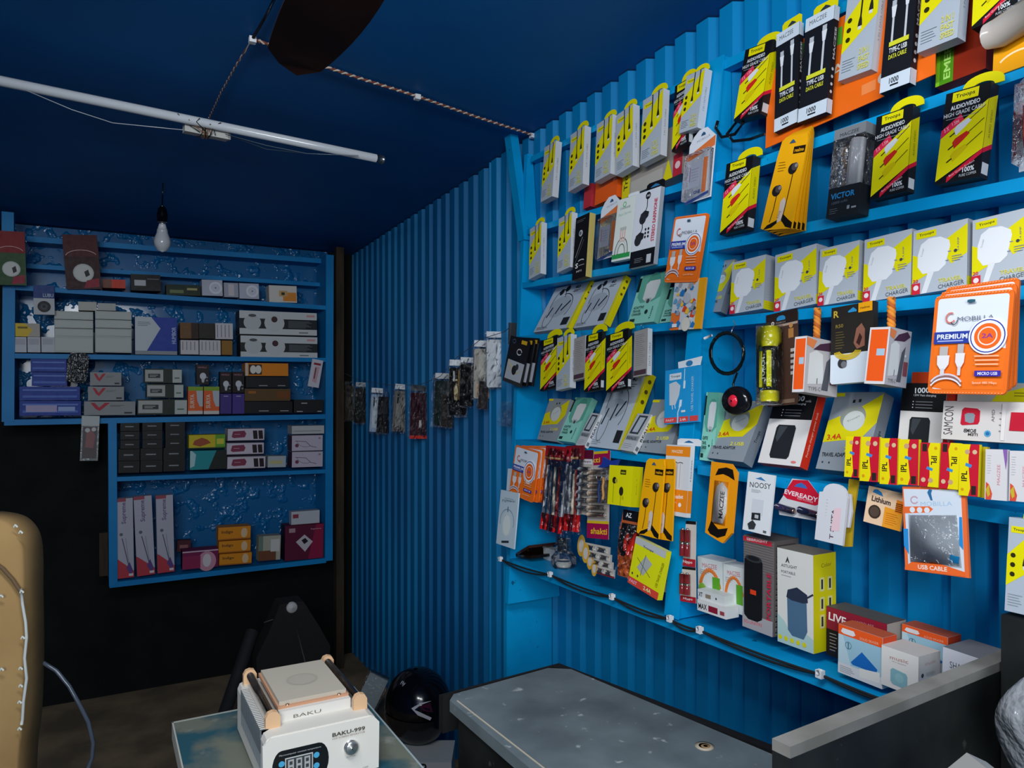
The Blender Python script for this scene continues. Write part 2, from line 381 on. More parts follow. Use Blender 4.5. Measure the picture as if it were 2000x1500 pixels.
m = M(); m.box((Y((212, 900), FY).x, BY, Y((300, 1138), FY).z), (Y((640, 900), BY).x, BY + .008, Y((300, 815), BY).z), 'shrink_film'); bp('back_panel', m)
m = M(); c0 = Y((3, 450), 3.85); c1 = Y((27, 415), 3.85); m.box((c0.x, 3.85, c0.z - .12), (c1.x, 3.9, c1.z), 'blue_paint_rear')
bp('top_stub', m)
m = M(); c0 = Y((194, 1126), 3.96); c1 = Y((211, 1040), 3.96); m.box((c0.x, 3.96, c0.z), (c1.x, 3.99, c1.z), 'old_wood'); bp('wooden_batten', m)

# ---------------------------------------------------------------- packaging artwork
YL = 'e6dc00'; GR = 'a9b3bd'; GL = 'c6ccd2'; BK = '101114'; WH = 'e2e6ea'; OR = 'f26a14'; RD = 'd01c38'; MG = 'a0104a'
def arch(it, x0, x1, hgt, wd, key, y=.5, name='hanging_tab'):
    m = it.part(name); n = 14; cx = (x0 + x1) / 2 * it.W; rx = (x1 - x0) / 2 * it.W; ry = hgt * it.H; o = []; i_ = []
    for k in range(n + 1):
        q = math.pi * k / n; o.append((cx + rx * math.cos(q), it.H + ry * (math.sin(q) ** .7))); i_.append((cx + (rx - wd * it.W) * math.cos(q), it.H + (ry - wd * it.W) * math.sin(q)))
    yy = it.T * y
    for k in range(n): m.ext([o[k], o[k + 1], i_[k + 1], i_[k]], yy - .0008, yy + .0008, key)
def tongue(it, x0, x1, hgt, key, hole='2a3a48', y=.9, name='hanging_tab'):
    m = it.part(name); W, H = it.W, it.H; r = .12 * (x1 - x0)
    m.ext([(x0 * W, H), (x1 * W, H), (x1 * W, H * (1 + hgt * .8)), ((x1 - r) * W, H * (1 + hgt)), ((x0 + r) * W, H * (1 + hgt)), (x0 * W, H * (1 + hgt * .8))], it.T * y - .0008, it.T * y, key)
    if hole:
        p = it.Fr(m, it.T * y - .0008); c = (x0 + x1) / 2; p.poly([(c - .2, 1 + hgt * .4), (c + .2, 1 + hgt * .4), (c + .12, 1 + hgt * .58), (c, 1 + hgt * .75), (c - .12, 1 + hgt * .58)], hole)
def d_cable(it, tip=1, low=0):
    it.body('b0bac4', 'c4cad0'); f = it.Fr(); f.poly([(0, .27), (0, .6), (1, 1), (1, .56)], YL); f.q(.08, .84, .52, .91, YL); f.tx('Troops', .14, .855, .34, .035, '303030')
    for x, z in ((.5, .5), (.8, .62)):
        f.line([(x, 1), (x, z + .08)], .05, '20201c'); f.poly([(x - .07, z), (x - .05, z + .06), (x - .02, z + .11), (x + .02, z + .11), (x + .05, z + .06), (x + .07, z)], '26241e'); f.q(x - .05, z - .035, x + .05, z, 'd8dade')
    for z in (.6, .5, .4): f.disc(.17, z, .07, '2c2a10')
    f.rows(.08, .06, .5, .2, 5, '7b8590'); f.tx('2 IN 1', .58, .2, .3, .06, 'd8d260'); f.tx('FAST', .58, .12, .32, .06, 'd8d260'); f.tx('SPEED', .58, .04, .34, .06, 'd8d260')
    r = it.R(); r.q(0, 0, 1, 1, 'c9ced4'); r.tx('2 IN 1 DATA CABLE', .6, .3, .4, .22, '9097a0', 90)
    arch(it, .3, 1.08, .13, .16, YL, .4)
def d_av(it):
    it.body(BK); f = it.Fr(); f.poly([(0, .03), (0, .5), (1, .82), (1, .3)], YL); f.poly([(.26, .0), (.26, .06), (1, .3), (1, .25)], RD)
    f.poly([(0, .5), (0, .59), (.42, .73), (.5, .66)], 'e0284e'); f.tx('5 X', .08, .56, .12, .05, 'f4a0b0', 18); f.tx('1.5M', .25, .615, .16, .04, 'f4a0b0', 18)
    f.q(.17, .88, .76, .985, YL); f.tx('Troops', .24, .905, .44, .055, '3a3a08'); f.tx('AUDIO/VIDEO', .16, .79, .66, .05, WH, 3); f.tx('HIGH GRADE CABLE', .02, .72, .92, .045, WH, 3, 0); f.q(.08, .695, .82, .7, 'a0a4a8')
    for k, (c, z) in enumerate((('dfe3ea', .5), ('cf2a1c', .36), ('d8c400', .22))):
        f.line([(.22, z), (.36, z + .045)], .03, '20200c'); f.poly([(.36, z), (.3, z + .07), (.36, z + .11), (.6, z + .165), (.68, z + .135), (.56, z + .08)], c); f.line([(.64, z + .145), (.96, z + .26)], .018, '30300c')
    f.tx('100%', .62, .075, .26, .055, WH, 3); f.tx('PURE COPPER', .56, .03, .38, .03, 'c0c4c8', 3, 0); f.tx('Best Quality Product', .34, .045, .6, .03, 'f6c8cc', 26, 0)
    r = it.R(); r.q(0, 0, 1, 1, '1c1e22'); r.poly([(0, .3), (0, .82), (1, .9), (1, .38)], 'd8cc00'); r.poly([(0, .25), (0, .3), (1, .38), (1, .33)], RD); r.tx('AUDIO VIDEO', .65, .42, .3, .25, '8c8400', 90)
    r.q(.12, .04, .88, .16, 'c8ccd0')
    arch(it, .28, 1.2, .15, .2, YL, .5)
def d_typec(it):
    it.body('15171d'); f = it.Fr(); f.q(0, .87, 1, 1, 'cfdbe6'); f.q(0, 0, 1, .13, 'cfdbe6'); f.tx('MACZEE', .15, .915, .6, .045, '50565e', 2, 0); f.tx('1000', .3, .055, .32, .05, '202428'); f.q(.34, .03, .62, .045, '202428')
    for x in (.28, .72):
        z = .74 if x < .5 else .8
        f.line([(x, .42), (x, z - .06)], .07, 'c8ccd2'); f.poly([(x - .09, z), (x - .05, z - .1), (x + .05, z - .1), (x + .09, z)], 'dfe3e8'); f.q(x - .075, z, x + .075, z + .05, 'b6bcc4')
    f.q(.2, .385, .86, .425, 'd8d832'); f.tx('TYPE-C USB', .22, .325, .6, .045, WH); f.tx('DATA CABLE', .22, .27, .6, .04, 'd4d43c')
    r = it.R(); r.q(0, 0, 1, .13, 'c4d0da'); r.q(0, .87, 1, 1, 'c4d0da')
    for k in range(4): r.disc(.5, .2 + .07 * k, .22, 'c0c4c8')
    r.tx('MACZEE', .7, .5, .3, .4, 'b0b4b8', 90)
    tongue(it, .1, .95, .12, YL)
def d_charger(it):
    it.body('b8c0c8', 'cfd5da'); f = it.Fr(); f.poly([(.48, .7), (1, .93), (1, .5), (.72, .38)], YL); f.poly([(0, .18), (0, .62), (.3, .5), (.34, .3)], YL)
    f.q(.06, .85, .44, .955, YL); f.tx('Troops', .12, .875, .28, .05, '4a4a10', 3)
    f.poly([(.1, .6), (.16, .76), (.3, .83), (.52, .82), (.68, .74), (.7, .66), (.62, .38), (.5, .3), (.2, .3), (.1, .42)], 'e9ecef'); f.poly([(.3, .32), (.42, .32), (.28, 0), (.18, 0)], 'e4e7ea'); f.tx('Troops', .2, .56, .16, .035, 'b4b8bc', 80)
    f.q(.66, .56, .72, .575, '8a8e94'); f.q(.62, .43, .68, .445, '8a8e94')
    f.q(0, 0, .16, .17, 'd4283c'); f.disc(.08, .1, .05, 'f0e4e6'); f.tx('20', .02, .18, .1, .05, 'd4283c'); f.tx('TRAVEL', .5, .12, .42, .06, 'd6cf58'); f.tx('CHARGER', .5, .03, .46, .06, '5e666e', 3, 0)
    f.disc(.8, .56, .03, '404448'); f.tx('2.4 AMP', .86, .55, .2, .03, '808890', 90, 0); f.rows(.74, .4, .95, .5, 3, '8a929a')
    r = it.R(); r.q(0, 0, 1, 1, 'a3a9b0'); r.q(0, 0, 1, .16, 'd6ca10'); r.rows(.15, .02, .85, .14, 3, '807a10'); r.rows(.2, .2, .7, .6, 8, '8c929a')
def d_pouch_ear(it, shade=0):
    it.main = 'pouch'; c = ['f4ae08', 'e9a406', 'dd9a04', 'd49204'][shade % 4]; W, H, T = it.W, it.H, it.T
    it.m.ext([(0, .02 * H), (W * .12, 0), (W, 0), (W, H * .93), (W * .95, H), (.3 * W, H), (.18 * W, .96 * H), (.12 * W, .8 * H), (.05 * W, .4 * H)], 0, T, c); f = it.Fr()
    f.poly([(.08, 0), (.35, .02), (.62, .1), (.8, .02), (1, 0), (1, .06), (.85, .1), (.66, .16), (.5, .1), (.2, .05)], '15120c')
    f.poly([(.5, .07), (.62, .09), (.7, .28), (.6, .34), (.5, .3)], 'd9c7b8'); f.tx('LIVE', .53, .12, .18, .03, '806050', 70, 0)
    for x, z in ((.3, .42), (.7, .64)):
        f.line([(x + .04, z), (x + .02, z - .2), (x - .04, .08)], .025, '2a1c08'); f.disc(x, z, .14, '1e1a1a'); f.disc(x + .06, z + .02, .1, '4a4242'); f.disc(x + .1, z + .03, .05, '8a8484')
    f.q(.62, .8, .98, .875, '1c1408'); f.tx('realme', .66, .815, .28, .04, 'e8a810'); f.rows(.22, .62, .5, .74, 4, '8a6408')
    f.poly([(.45, .92), (.65, .92), (.6, .945), (.55, .96), (.5, .945)], '3a5a78')
def d_neck(it):
    it.body('b9c3cd', 'c8cfd6'); f = it.Fr(); f.q(.94, 0, 1, 1, 'd8cc10'); f.disc(.42, .52, .3, 'a5afb9', .2, 24)
    f.curve(.3, .62, .16, .3, 20, 200, .015, '23262c'); f.curve(.45, .5, .3, .3, -40, 100, .015, '23262c'); f.curve(.25, .3, .12, .22, 160, 380, .012, '23262c')
    for x, z in ((.28, .86), (.42, .92)): f.disc(x, z, .06, '1d2026')
    for a, b in (((.18, .3), (.24, .52)), ((.4, .36), (.46, .58)), ((.52, .42), (.68, .62))): f.line([a, b], .035, '16202e')
    f.tx('40', .62, .88, .14, .07, '24262a'); f.rows(.62, .8, .82, .86, 2, '404448'); f.q(.72, .08, .9, .24, '24262a'); f.rows(.05, .03, .4, .1, 3, '8c949c')
    r = it.R(); r.q(0, 0, 1, 1, 'd6ca00')
    for k in range(3): r.disc(.5, .9 - .13 * k, .22, '5a4a18')
    r.rows(.3, .1, .8, .5, 8, '8c8410')
    it.Bt().q(0, 0, 1, 1, '909aa4')
def d_mint(it):
    it.body('8fd3c0', 'a2dccb'); f = it.Fr(); f.poly([(.1, 1), (1, 1), (1, .5), (.72, .42), (.28, .42), (.1, .55)], '5fa894'); f.disc(.6, .84, .24, '4c9480')
    f.poly([(.34, .5), (.34, .8), (.45, .86), (.82, .86), (.86, .8), (.8, .5), (.7, .46), (.42, .46)], 'd2d6d4'); f.q(.45, .42, .68, .5, 'aeb6b4'); f.disc(.57, .44, .06, '404a48'); f.q(0, .66, .1, .95, '16201e')
    f.tx('ADAPTIVE', .08, .3, .4, .055, '24463c'); f.tx('TRAVEL', .08, .23, .32, .05, '24463c'); f.tx('CHARGER', .08, .165, .36, .05, '24463c'); f.disc(.62, .22, .06, '1f3a34'); f.tx('Troops', .86, .06, .26, .07, '2c5c50', 90); f.q(.06, .04, .26, .1, '1f3a34')
    it.R().q(0, 0, 1, 1, '74b8a6')
def d_adapter(it):
    it.body('8d959c', '9ba3aa'); f = it.Fr(); f.poly([(0, .34), (0, .4), (.02, .55), (1, .98), (1, .62), (.75, .4), (.4, .38)], 'd9cd08'); f.poly([(0, .34), (.0, .62), (.35, .72), (.5, .45)], 'd9cd08')
    f.disc(.5, .68, .26, '8f938c', .24, 26); f.disc(.54, .63, .22, 'c9cdc8', .2, 26); f.tx('Troops', .42, .6, .26, .03, '6e7270', 30, 0); f.q(.42, .86, .47, .9, '23241c'); f.q(.54, .87, .59, .91, '23241c')
    f.tx('3.4A', .08, .37, .3, .07, 'c83c10', 8); f.tx('2 USB', .5, .24, .36, .06, 'e2d83a', 3); f.tx('TRAVEL ADAPTOR', .06, .16, .62, .05, '2e3238', 3); f.q(.1, .08, .13, .1, '2e3238'); f.q(.24, .08, .27, .1, '2e3238'); f.q(0, .94, .22, .985, YL)
    r = it.R(); r.q(0, 0, 1, 1, '7e868e'); r.tx('Troops', .65, .35, .2, .35, '2e3238', 90); it.Bt().q(0, 0, 1, 1, '5e6870')
def d_power(it):
    it.body('e0dcd8'); f = it.Fr(); f.q(0, .62, 1, 1, '121214'); f.tx('10000', .3, .86, .42, .075, WH, 3); f.tx('mAh', .76, .86, .12, .03, 'b0b4b8', 0, 0); f.tx('12W Fast charging', .28, .815, .5, .035, 'b8bcc0')
    for k in range(3): f.disc(.28, .75 - .04 * k, .012, WH); f.q(.34, .745 - .04 * k, .72, .752 - .04 * k, '8a8e94')
    f.poly([(.24, .5), (.28, .54), (.66, .54), (.7, .5), (.7, .12), (.66, .08), (.28, .08), (.24, .12)], '23262a'); f.poly([(.3, .52), (.5, .52), (.34, .3), (.28, .36)], '3e4348'); f.disc(.84, .05, .06, 'e07878', .025)
    r = it.R(); r.q(0, 0, 1, 1, 'd8321a'); r.tx('Portable charger power bank', .65, .15, .6, .3, 'f0b0a0', 90); it.Bt().q(0, 0, 1, 1, 'cc3018')
def d_mob(it, small=0):
    it.main = 'pouch'; W, H, T = it.W, it.H, it.T; r = .04 * W
    def rr(x0, z0, x1, z1, rr_): 
        o = []
        for cx, cz, a in ((x1 - rr_, z0 + rr_, -90), (x1 - rr_, z1 - rr_, 0), (x0 + rr_, z1 - rr_, 90), (x0 + rr_, z0 + rr_, 180)):
            for k in range(4): q = math.radians(a + 30 * k); o.append((cx + rr_ * math.cos(q), cz + rr_ * math.sin(q)))
        return o
    it.m.ext(rr(0, 0, W, H, r * 1.6), 0, T, 'f0701c'); f = it.Fr()
    f.poly(rr(.05 * W, .045 * H, .95 * W, .965 * H, r), 'dfe5ee', True); f.poly([(.05, .07), (.95, .07), (.95, .44), (.5, .5), (.05, .5)], 'f2741c'); f.poly([(.05, .06), (.2, .045), (.95, .045), (.95, .1), (.05, .1)], 'f2741c')
    for z in (.012, .985):
        for k in range(24): f.q(.03 + .04 * k, z - .005, .045 + .04 * k, z + .003, 'f9b483')
    f.tx('MOBILLA', .34, .72, .46, .045, '6c7480', 0, 0); f.curve(.25, .76, .06, .05, 60, 330, .02, 'd8786a'); f.curve(.3, .73, .04, .04, 200, 360, .012, '303844')
    f.q(.05, .5, .52, .62, '2b3f9c'); f.tx('PREMIUM', .09, .545, .4, .05, 'e8ecf4'); f.q(.1, .52, .44, .532, 'a8b4e0')
    f.disc(.74, .56, .235, 'f0f0f4', None, 30); f.disc(.74, .56, .215, '2b3f9c', None, 30); f.disc(.74, .56, .2, 'f2f2f4', None, 30); f.disc(.74, .56, .165, 'f0681c', None, 30); f.disc(.74, .56, .12, 'f6e6dc', None, 30); f.disc(.74, .56, .105, 'f0681c', None, 30); f.tx('2A', .67, .54, .14, .045, '8a3a8c')
    for x, z in ((.2, .38), (.42, .4)):
        w_ = .055 if x < .3 else .04
        f.q(x - w_, z, x + w_, z + .09, 'b8b2b0'); f.poly([(x - w_ * 1.5, z), (x + w_ * 1.5, z), (x + w_ * 1.4, z - .09), (x + w_ * .6, z - .14), (x - w_ * .6, z - .14), (x - w_ * 1.4, z - .09)], 'e6e2e2'); f.q(x - w_ * .5, z - .22, x + w_ * .5, z - .13, 'd8d4d6')
    for k in range(3): f.curve(.26, .02 + .02 * k, .22, .13, 25, 155, .022, ('e8e4e8', '8a6a68', 'd8d0d8')[k])
    for k, z in enumerate((.36, .32, .28)): f.q(.6 + .01 * k, z, .9, z + .012, 'f8c09a')
    f.q(.62, .17, .94, .225, '3a2fa0'); f.tx('MICRO USB', .66, .182, .24, .03, 'e0e0f4'); f.tx('Speed 480 Mbps', .6, .09, .3, .03, 'f8d0b0', 0, 0)
    f.poly([(.46, .9), (.56, .9), (.56, .925), (.5, .93), (.46, .925)], '2c5c6c')
def d_mobear(it):
    it.main = 'card'; W, H, T = it.W, it.H, it.T
    it.m.ext([(0, 0), (W, 0), (W, .84 * H), (.8 * W, .93 * H), (.65 * W, H), (.35 * W, H), (.15 * W, .93 * H), (0, .82 * H)], T, T + .002, 'dfe4ec'); f = it.Fr(None, T)
    f.poly([(0, .6), (0, .68), (1, .84), (1, .7)], 'e0763c'); f.tx('MOBILLA', .3, .82, .5, .035, '98a0b4', 8, 0); f.q(.62, .1, .78, .58, 'f08444'); f.q(.06, .2, .54, .54, 'c8cede'); f.q(.1, .3, .14, .5, 'b08ab0'); f.poly([(0, .02), (.9, .1), (.9, .06), (.3, 0), (0, 0)], '2a4a96'); f.rows(.18, .28, .5, .48, 5, '9aa2b8')
    f.poly([(.44, .9), (.62, .9), (.6, .93), (.53, .95), (.47, .93)], '2e5a80'); f.tx('ONE', .34, .1, .24, .05, '2a4a96')
    m = it.part('clear_blister'); m.box((.03 * W, 0, .02 * H), (.97 * W, T, .66 * H), '~c8d8e8')
def d_plain(it, c='c8ccd0', top=None, side=None, art=None, text=None, tc='303438', z=.6, stripe=None, left=None):
    it.body(c, top); f = it.Fr()
    if stripe:
        for z0, z1, sc_ in stripe: f.q(0, z0, 1, z1, sc_)
    if art: art(f)
    if text: f.tx(text, .1, z, .8, .14, tc)
    if side: it.R().q(0, 0, 1, 1, side)
    if left: it.L().q(0, 0, 1, 1, left)
def d_flat(it, c='dfe3e8', pts=None, art=None, main='card'):
    it.main = main; W, H, T = it.W, it.H, it.T; pts = pts or [(0, 0), (1, 0), (1, 1), (0, 1)]
    it.m.ext([(a * W, b * H) for a, b in pts], 0, T, c)
    if art: art(it.Fr())

# ---------------------------------------------------------------- right unit, far bay (beyond the divider)
G1 = 'grey and yellow cable cartons hanging on the right shelves'; G2 = 'black and yellow audio video cable cartons'
def cables(rows):
    for lab, BL, BR, TL, T, off in rows:
        put('cable_carton', d_cable, lab, 'cable box', BL, BR, TL, T, 'F', off, group=G1)
cables([
 ('grey and yellow cable carton at the far left end of the top row', (1056, 395), (1077, 393), (1050, 300), .022, .004),
 ('grey and yellow cable carton in the top row, second from the far left end', (1110, 375), (1137, 367), (1103, 274), .022, .012),
 ('grey and yellow cable carton in the top row just above the orange box', (1161, 356), (1191, 348), (1153, 254), .022, .014),
 ('grey and yellow cable carton fourth from the far end of the top row', (1203, 343), (1235, 331), (1192, 236), .022, .014),
 ('grey and yellow cable carton above the beige carton in the top row', (1250, 322), (1289, 309), (1246, 204), .02, .014),
 ('grey and yellow cable carton hung askew against the top of the divider', (1326, 261), (1361, 252), (1336, 151), .022, .03),
 ('grey and yellow cable carton at the far left end of the second row', (1033, 546), (1055, 542), (1025, 456), .02, .008),
 ('grey and yellow cable carton beside the slim black earphone box', (1088, 533), (1113, 527), (1084, 433), .02, .01),
 ('grey and yellow cable carton between the black and the grey cartons of the fourth row', (1086, 763), (1112, 764), (1080, 665), .02, .012)])
def avs(rows):
    for lab, BL, BR, TL, T, off in rows:
        put('audio_cable_carton', d_av, lab, 'cable box', BL, BR, TL, T, 'F', off, group=G2)
avs([
 ('black and yellow audio video carton mostly hidden behind the askew grey cable carton', (1312, 297), (1343, 288), (1305, 178), .015, .008),
 ('black and yellow audio video carton beside the black earphone pouches', (1055, 764), (1085, 767), (1048, 671), .012, .014),
 ('black and yellow audio video carton right of the first grey cartons in the fourth row', (1141, 766), (1172, 764), (1141, 657), .012, .02),
 ('black and yellow audio video carton beside the grey instruction box near the blue charger box', (1184, 767), (1225, 765), (1180, 657), .012, .022)])
put('storage_carton', d_plain, 'slim red box standing behind the second top-row cable carton', 'box', (1139, 409), (1153, 405), (1139, 366), .03, 'F', -.02, c='b8303a')
put('storage_carton', d_plain, 'orange box on the second shelf under the top row of cable cartons', 'box', (1161, 402), (1203, 391), (1161, 352), .03, 'F', -.014, c='e25a18', art=lambda f: f.poly([(.8, .6), (.95, .65), (.97, 1), (.85, 1)], 'e8b8a0'))
put('storage_carton', d_plain, 'large beige carton with a yellow edge strip on the second shelf', 'box', (1214, 390), (1330, 357), (1214, 300), .035, 'F', -.018, c='9c968e',
    art=lambda f: (f.q(0, 0, .14, 1, 'd8c814'), f.tx('Troops', .12, .15, .6, .09, '3c3810', 90), f.poly([(.7, 0), (.78, .4), (.86, 0)], 'd8cc10'), f.poly([(.86, 0), (1, 0), (1, .45), (.86, .4)], 'b82838'), f.disc(.93, .2, .04, 'e0c0c4'), f.q(.16, 0, .7, .28, 'b0aca4')))
put('storage_carton', d_plain, 'slim black earphone box with a gold side in the second row', 'earphone box', (1117, 548), (1143, 545), (1117, 431), .02, 'F', .014, c='15161a', side='b8a860',
    art=lambda f: (f.line([(.15, .35), (.6, .65)], .03, '9a9ea2'), f.line([(.05, .2), (.7, .6)], .02, '6c7074'), f.disc(.45, .72, .14, 'b8bcc0'), f.disc(.42, .72, .08, '60646a'), f.curve(.6, .27, .2, .02, 0, 180, .04, 'd0d4d8'), f.tx('S', .2, .17, .2, .08, 'f0f0f0'), f.q(.45, .2, .85, .206, 'd0d0d0'), f.tx('MP3', .3, .1, .4, .03, 'b0b0b0'), f.rows(.1, .9, .8, .95, 2, '808488')))
put('earphone_blister', d_mobear, 'small white and orange blister card beside the green-edged cable box', 'earphone pack', (1159, 508), (1197, 503), (1162, 392), .012, 'F', .012)
def d_syn(it):
    it.body('dfe6e0', 'e8ece8'); f = it.Fr(); f.q(0, 0, 1, .035, 'dfe6e0'); f.q(0, .035, 1, .11, '2f9a50'); f.disc(.42, .9, .1, '7ac08c'); f.disc(.42, .9, .06, 'dfe6e0'); f.tx('SYNWAVE', .2, .82, .55, .035, '60806c', 2, 0); f.tx('Fast Series', .15, .72, .7, .04, '9ac8a8', 3, 0)
    for k in range(3): f.curve(.5, .1, .36 - .08 * k, .26 - .05 * k, 0, 180, .03, ('38302c', 'c8ccc8', '5a504c')[k])
    for x in (.38, .5, .62): f.line([(x, .3), (x, .48)], .06, 'e0b8b0'); f.q(x - .05, .48, x + .05, .53, 'b8bcb8')
    it.R().q(0, 0, 1, 1, 'd0d8d2'); tongue(it, .35, .95, .09, 'dfe6e8', None)
put('storage_carton', d_syn, 'white cable box with a green base stripe in the second row', 'cable box', (1194, 512), (1228, 510), (1201, 394), .014, 'F', .016)
def d_stereo(it):
    it.body('d8dce4'); f = it.Fr(); f.q(0, 0, 1, .22, '14161c'); f.poly([(.24, .22), (1, .22), (1, .24), (.24, .3)], 'd8dce4'); f.disc(.52, .93, .1, '1a1c22', .1); f.tx('AS', .46, .915, .13, .03, 'e0e4ea')
    for x, z in ((.42, .68), (.3, .4)):
        f.line([(x, z), (x + .1, z + .1), (x + .08, z + .24)], .03, '1e2026'); f.poly([(x - .16, z - .06), (x - .14, z + .02), (x + .02, z + .06), (x + .2, z + .03), (x + .18, z - .03), (x, z - .09)], '24262c'); f.disc(x - .04, z - .05, .14, '2c2e34')
    f.tx('STEREO EARPHONE', .93, .3, .56, .13, 'c83850', 90)
    for i in range(2):
        for j in range(3): f.disc(.55 + .12 * i, .38 + .05 * j, .035, '1e2026')
    f.q(.7, .03, .88, .14, 'c8ccd2'); f.rows(.2, .05, .6, .12, 3, '8a8e94'); it.R().q(0, 0, 1, 1, '9aa0a8'); tongue(it, .28, 1, .12, '101216', '3878a8')
put('storage_carton', d_stereo, 'white and black stereo earphone box with red upright lettering', 'earphone box', (1229, 525), (1276, 519), (1238, 382), .012, 'F', .018)
put('earphone_blister', d_mobear, 'white and orange blister pack hanging at the top of the divider', 'earphone pack', (1328, 397), (1378, 386), (1333, 262), .014, 'F', .03)
put('cable_pouch', d_mob, 'orange and white cable pouch hanging on the divider above the toy-coloured pack', 'cable pouch', (1297, 552), (1362, 546), (1322, 424), .005, 'F', .022)
def doodle(f):
    r = random.Random(3); f.q(0, 0, 1, 1, 'c8ccd0'); f.q(.8, 0, 1, 1, 'eda414'); f.q(0, 0, .3, .35, 'e87430')
    for k in range(46):
        x, z = r.uniform(.05, .78), r.uniform(.04, .93); c = r.choice(['2878b8', 'e88a20', 'd8dce0', 'd84828', 'f0c040', '60a0c8', '9a9ea6', '404448']); a = r.uniform(.03, .09)
        f.poly([(x - a, z - a * .5), (x + a * .4, z - a * .7), (x + a, z + a * .3), (x, z + a), (x - a * .7, z + a * .4)], c)
    f.disc(.5, .62, .12, 'b8bcc2'); f.disc(.55, .1, .14, 'd8d4c4', .16); f.q(.1, .05, .26, .12, 'e8e8e8')
put('sticker_pack', d_flat, 'small pack covered in multicoloured doodles hanging on the divider', 'pack', (1308, 645), (1366, 651), (1312, 551), .006, 'F', .018, c='e8a030', art=doodle)
G3 = 'grey neckband earphone cartons with yellow sides'
put('neckband_carton', d_neck, 'grey neckband earphone carton leaning at the far end of the third shelf', 'earphone box', (1042, 649), (1110, 640), (1086, 563), .014, 'F', .004, 'l', G3)
put('neckband_carton', d_neck, 'grey neckband earphone carton leaning beside the mint green charger box', 'earphone box', (1120, 641), (1182, 631), (1160, 552), .018, 'F', .004, 'l', G3)
put('neckband_carton', d_neck, 'large grey neckband earphone carton marked 40, leaning behind the slim grey boxes', 'earphone box', (1147, 871), (1211, 881), (1201, 729), .026, 'F', -.004, 'l', G3)
G4 = 'mint green charger cartons'
put('charger_carton', d_mint, 'mint green charger carton leaning beside the two neckband cartons', 'charger box', (1225, 634), (1276, 629), (1252, 540), .02, 'F', -.004, 'l', G4)
put('charger_carton', d_mint, 'mint green charger carton half hidden behind the doodled pack', 'charger box', (1288, 631), (1334, 627), (1309, 562), .02, 'F', -.006, 'l', G4)
put('charger_carton', d_mint, 'mint green charger carton leaning beside the first travel adaptor', 'charger box', (1088, 860), (1120, 866), (1124, 776), .02, 'F', -.002, 'l', G4)
put('charger_carton', d_mint, 'mint green charger carton leaning just right of the divider', 'charger box', (1366, 898), (1392, 903), (1380, 766), .02, 'F', -.012, 'l', G4)
G5 = 'grey and yellow travel adaptor cartons'
put('adapter_carton', d_adapter, 'grey and yellow travel adaptor carton at the far end of the fourth shelf', 'adaptor box', (1049, 858), (1088, 865), (1074, 778), .025, 'F', -.002, 'l', G5)
put('adapter_carton', d_adapter, 'grey and yellow travel adaptor carton left of the divider, mostly covered', 'adaptor box', (1243, 881), (1306, 886), (1277, 780), .025, 'F', -.006, 'l', G5)
def d_reader(it):
    it.body('b6b8ba', 'c0c2c4'); f = it.Fr(); f.poly([(.1, .45), (.2, .95), (.85, .95), (.75, .45)], '3a4048'); f.poly([(.25, .5), (.32, .9), (.72, .9), (.65, .5)], 'b0b8c0'); f.q(.05, .28, .95, .4, '8a8e92'); f.tx('REALIS', .1, .3, .7, .07, '303438'); f.rows(.1, .05, .8, .2, 3, '707478')
    r = it.R(); r.q(0, 0, 1, 1, 'cfcfcf'); r.q(.2, .06, .8, .16, '6a6e72'); r.tx('REALIS', .75, .3, .5, .5, '303438', 90)
put('card_reader_box', d_reader, 'slim grey box leaning between the mint carton and the large neckband carton', 'box', (1124, 869), (1141, 877), (1155, 806), .014, 'F', .012, 'l', 'slim grey boxes on the fourth shelf')
put('card_reader_box', d_reader, 'slim grey box leaning in front of the large neckband carton on its right', 'box', (1210, 878), (1236, 886), (1246, 807), .014, 'F', .014, 'l', 'slim grey boxes on the fourth shelf')
def d_blackear(it):
    it.main = 'pouch'; W, H = it.W, it.H; it.m.ext([(0, 0), (W, 0), (W, .93 * H), (.93 * W, H), (0, H)], 0, it.T, '!17181b'); f = it.Fr(); f.poly([(.08, .08), (.92, .08), (.96, .48), (.1, .5)], 'b9bec4')
    f.curve(.45, .5, .3, .14, 180, 300, .04, 'd8c890'); f.curve(.55, .44, .3, .2, 200, 330, .03, 'c8b880'); f.disc(.5, .3, .12, '24262a'); f.disc(.62, .38, .08, '34363a'); f.curve(.6, .7, .12, .06, 0, 330, .03, 'c8ccd0'); f.q(.62, .88, .9, .96, 'd8a820'); f.curve(.25, .9, .08, .04, 0, 360, .03, '3c4c60'); 
for k, lab in enumerate(('black earphone pouch nearest the phone cases, frontmost of its three', 'black earphone pouch in the middle of the fanned three', 'black earphone pouch rearmost of the fanned three, next to the cable carton')):
    put('earphone_pouch', d_blackear, lab, 'earphone pouch', (981 + 13 * k, 743 + 3 * k), (1019 + 11 * k, 747 + 3 * k), (1003 + 9 * k, 657 + 1 * k), .004, 'F', .03 - .008 * k, group='black earphone pouches')
def d_instr(it):
    it.body('a29e9a', 'dfe3e6'); f = it.Fr(); f.rows(.12, .22, .85, .92, 16, '84807c'); f.q(.05, .03, .95, .13, '4c3840'); r = it.R(); r.q(0, 0, 1, 1, 'd2d6da'); r.tx('DATA CABLE', .7, .2, .5, .4, '9a9ea4', 90)
    m = it.part('gathered_bag_top'); m.grid(lambda u, v: ((u * (1 - v * .8) + .4 * v) * it.W, it.T * .5 + .003 * math.sin(9 * u), it.H * (1 + .16 * v)), 6, 3, '~e8eef4')
put('storage_carton', d_instr, 'bagged box back with small grey print between the cable cartons', 'box', (1120, 744), (1141, 746), (1113, 666), .014, 'F', .018)
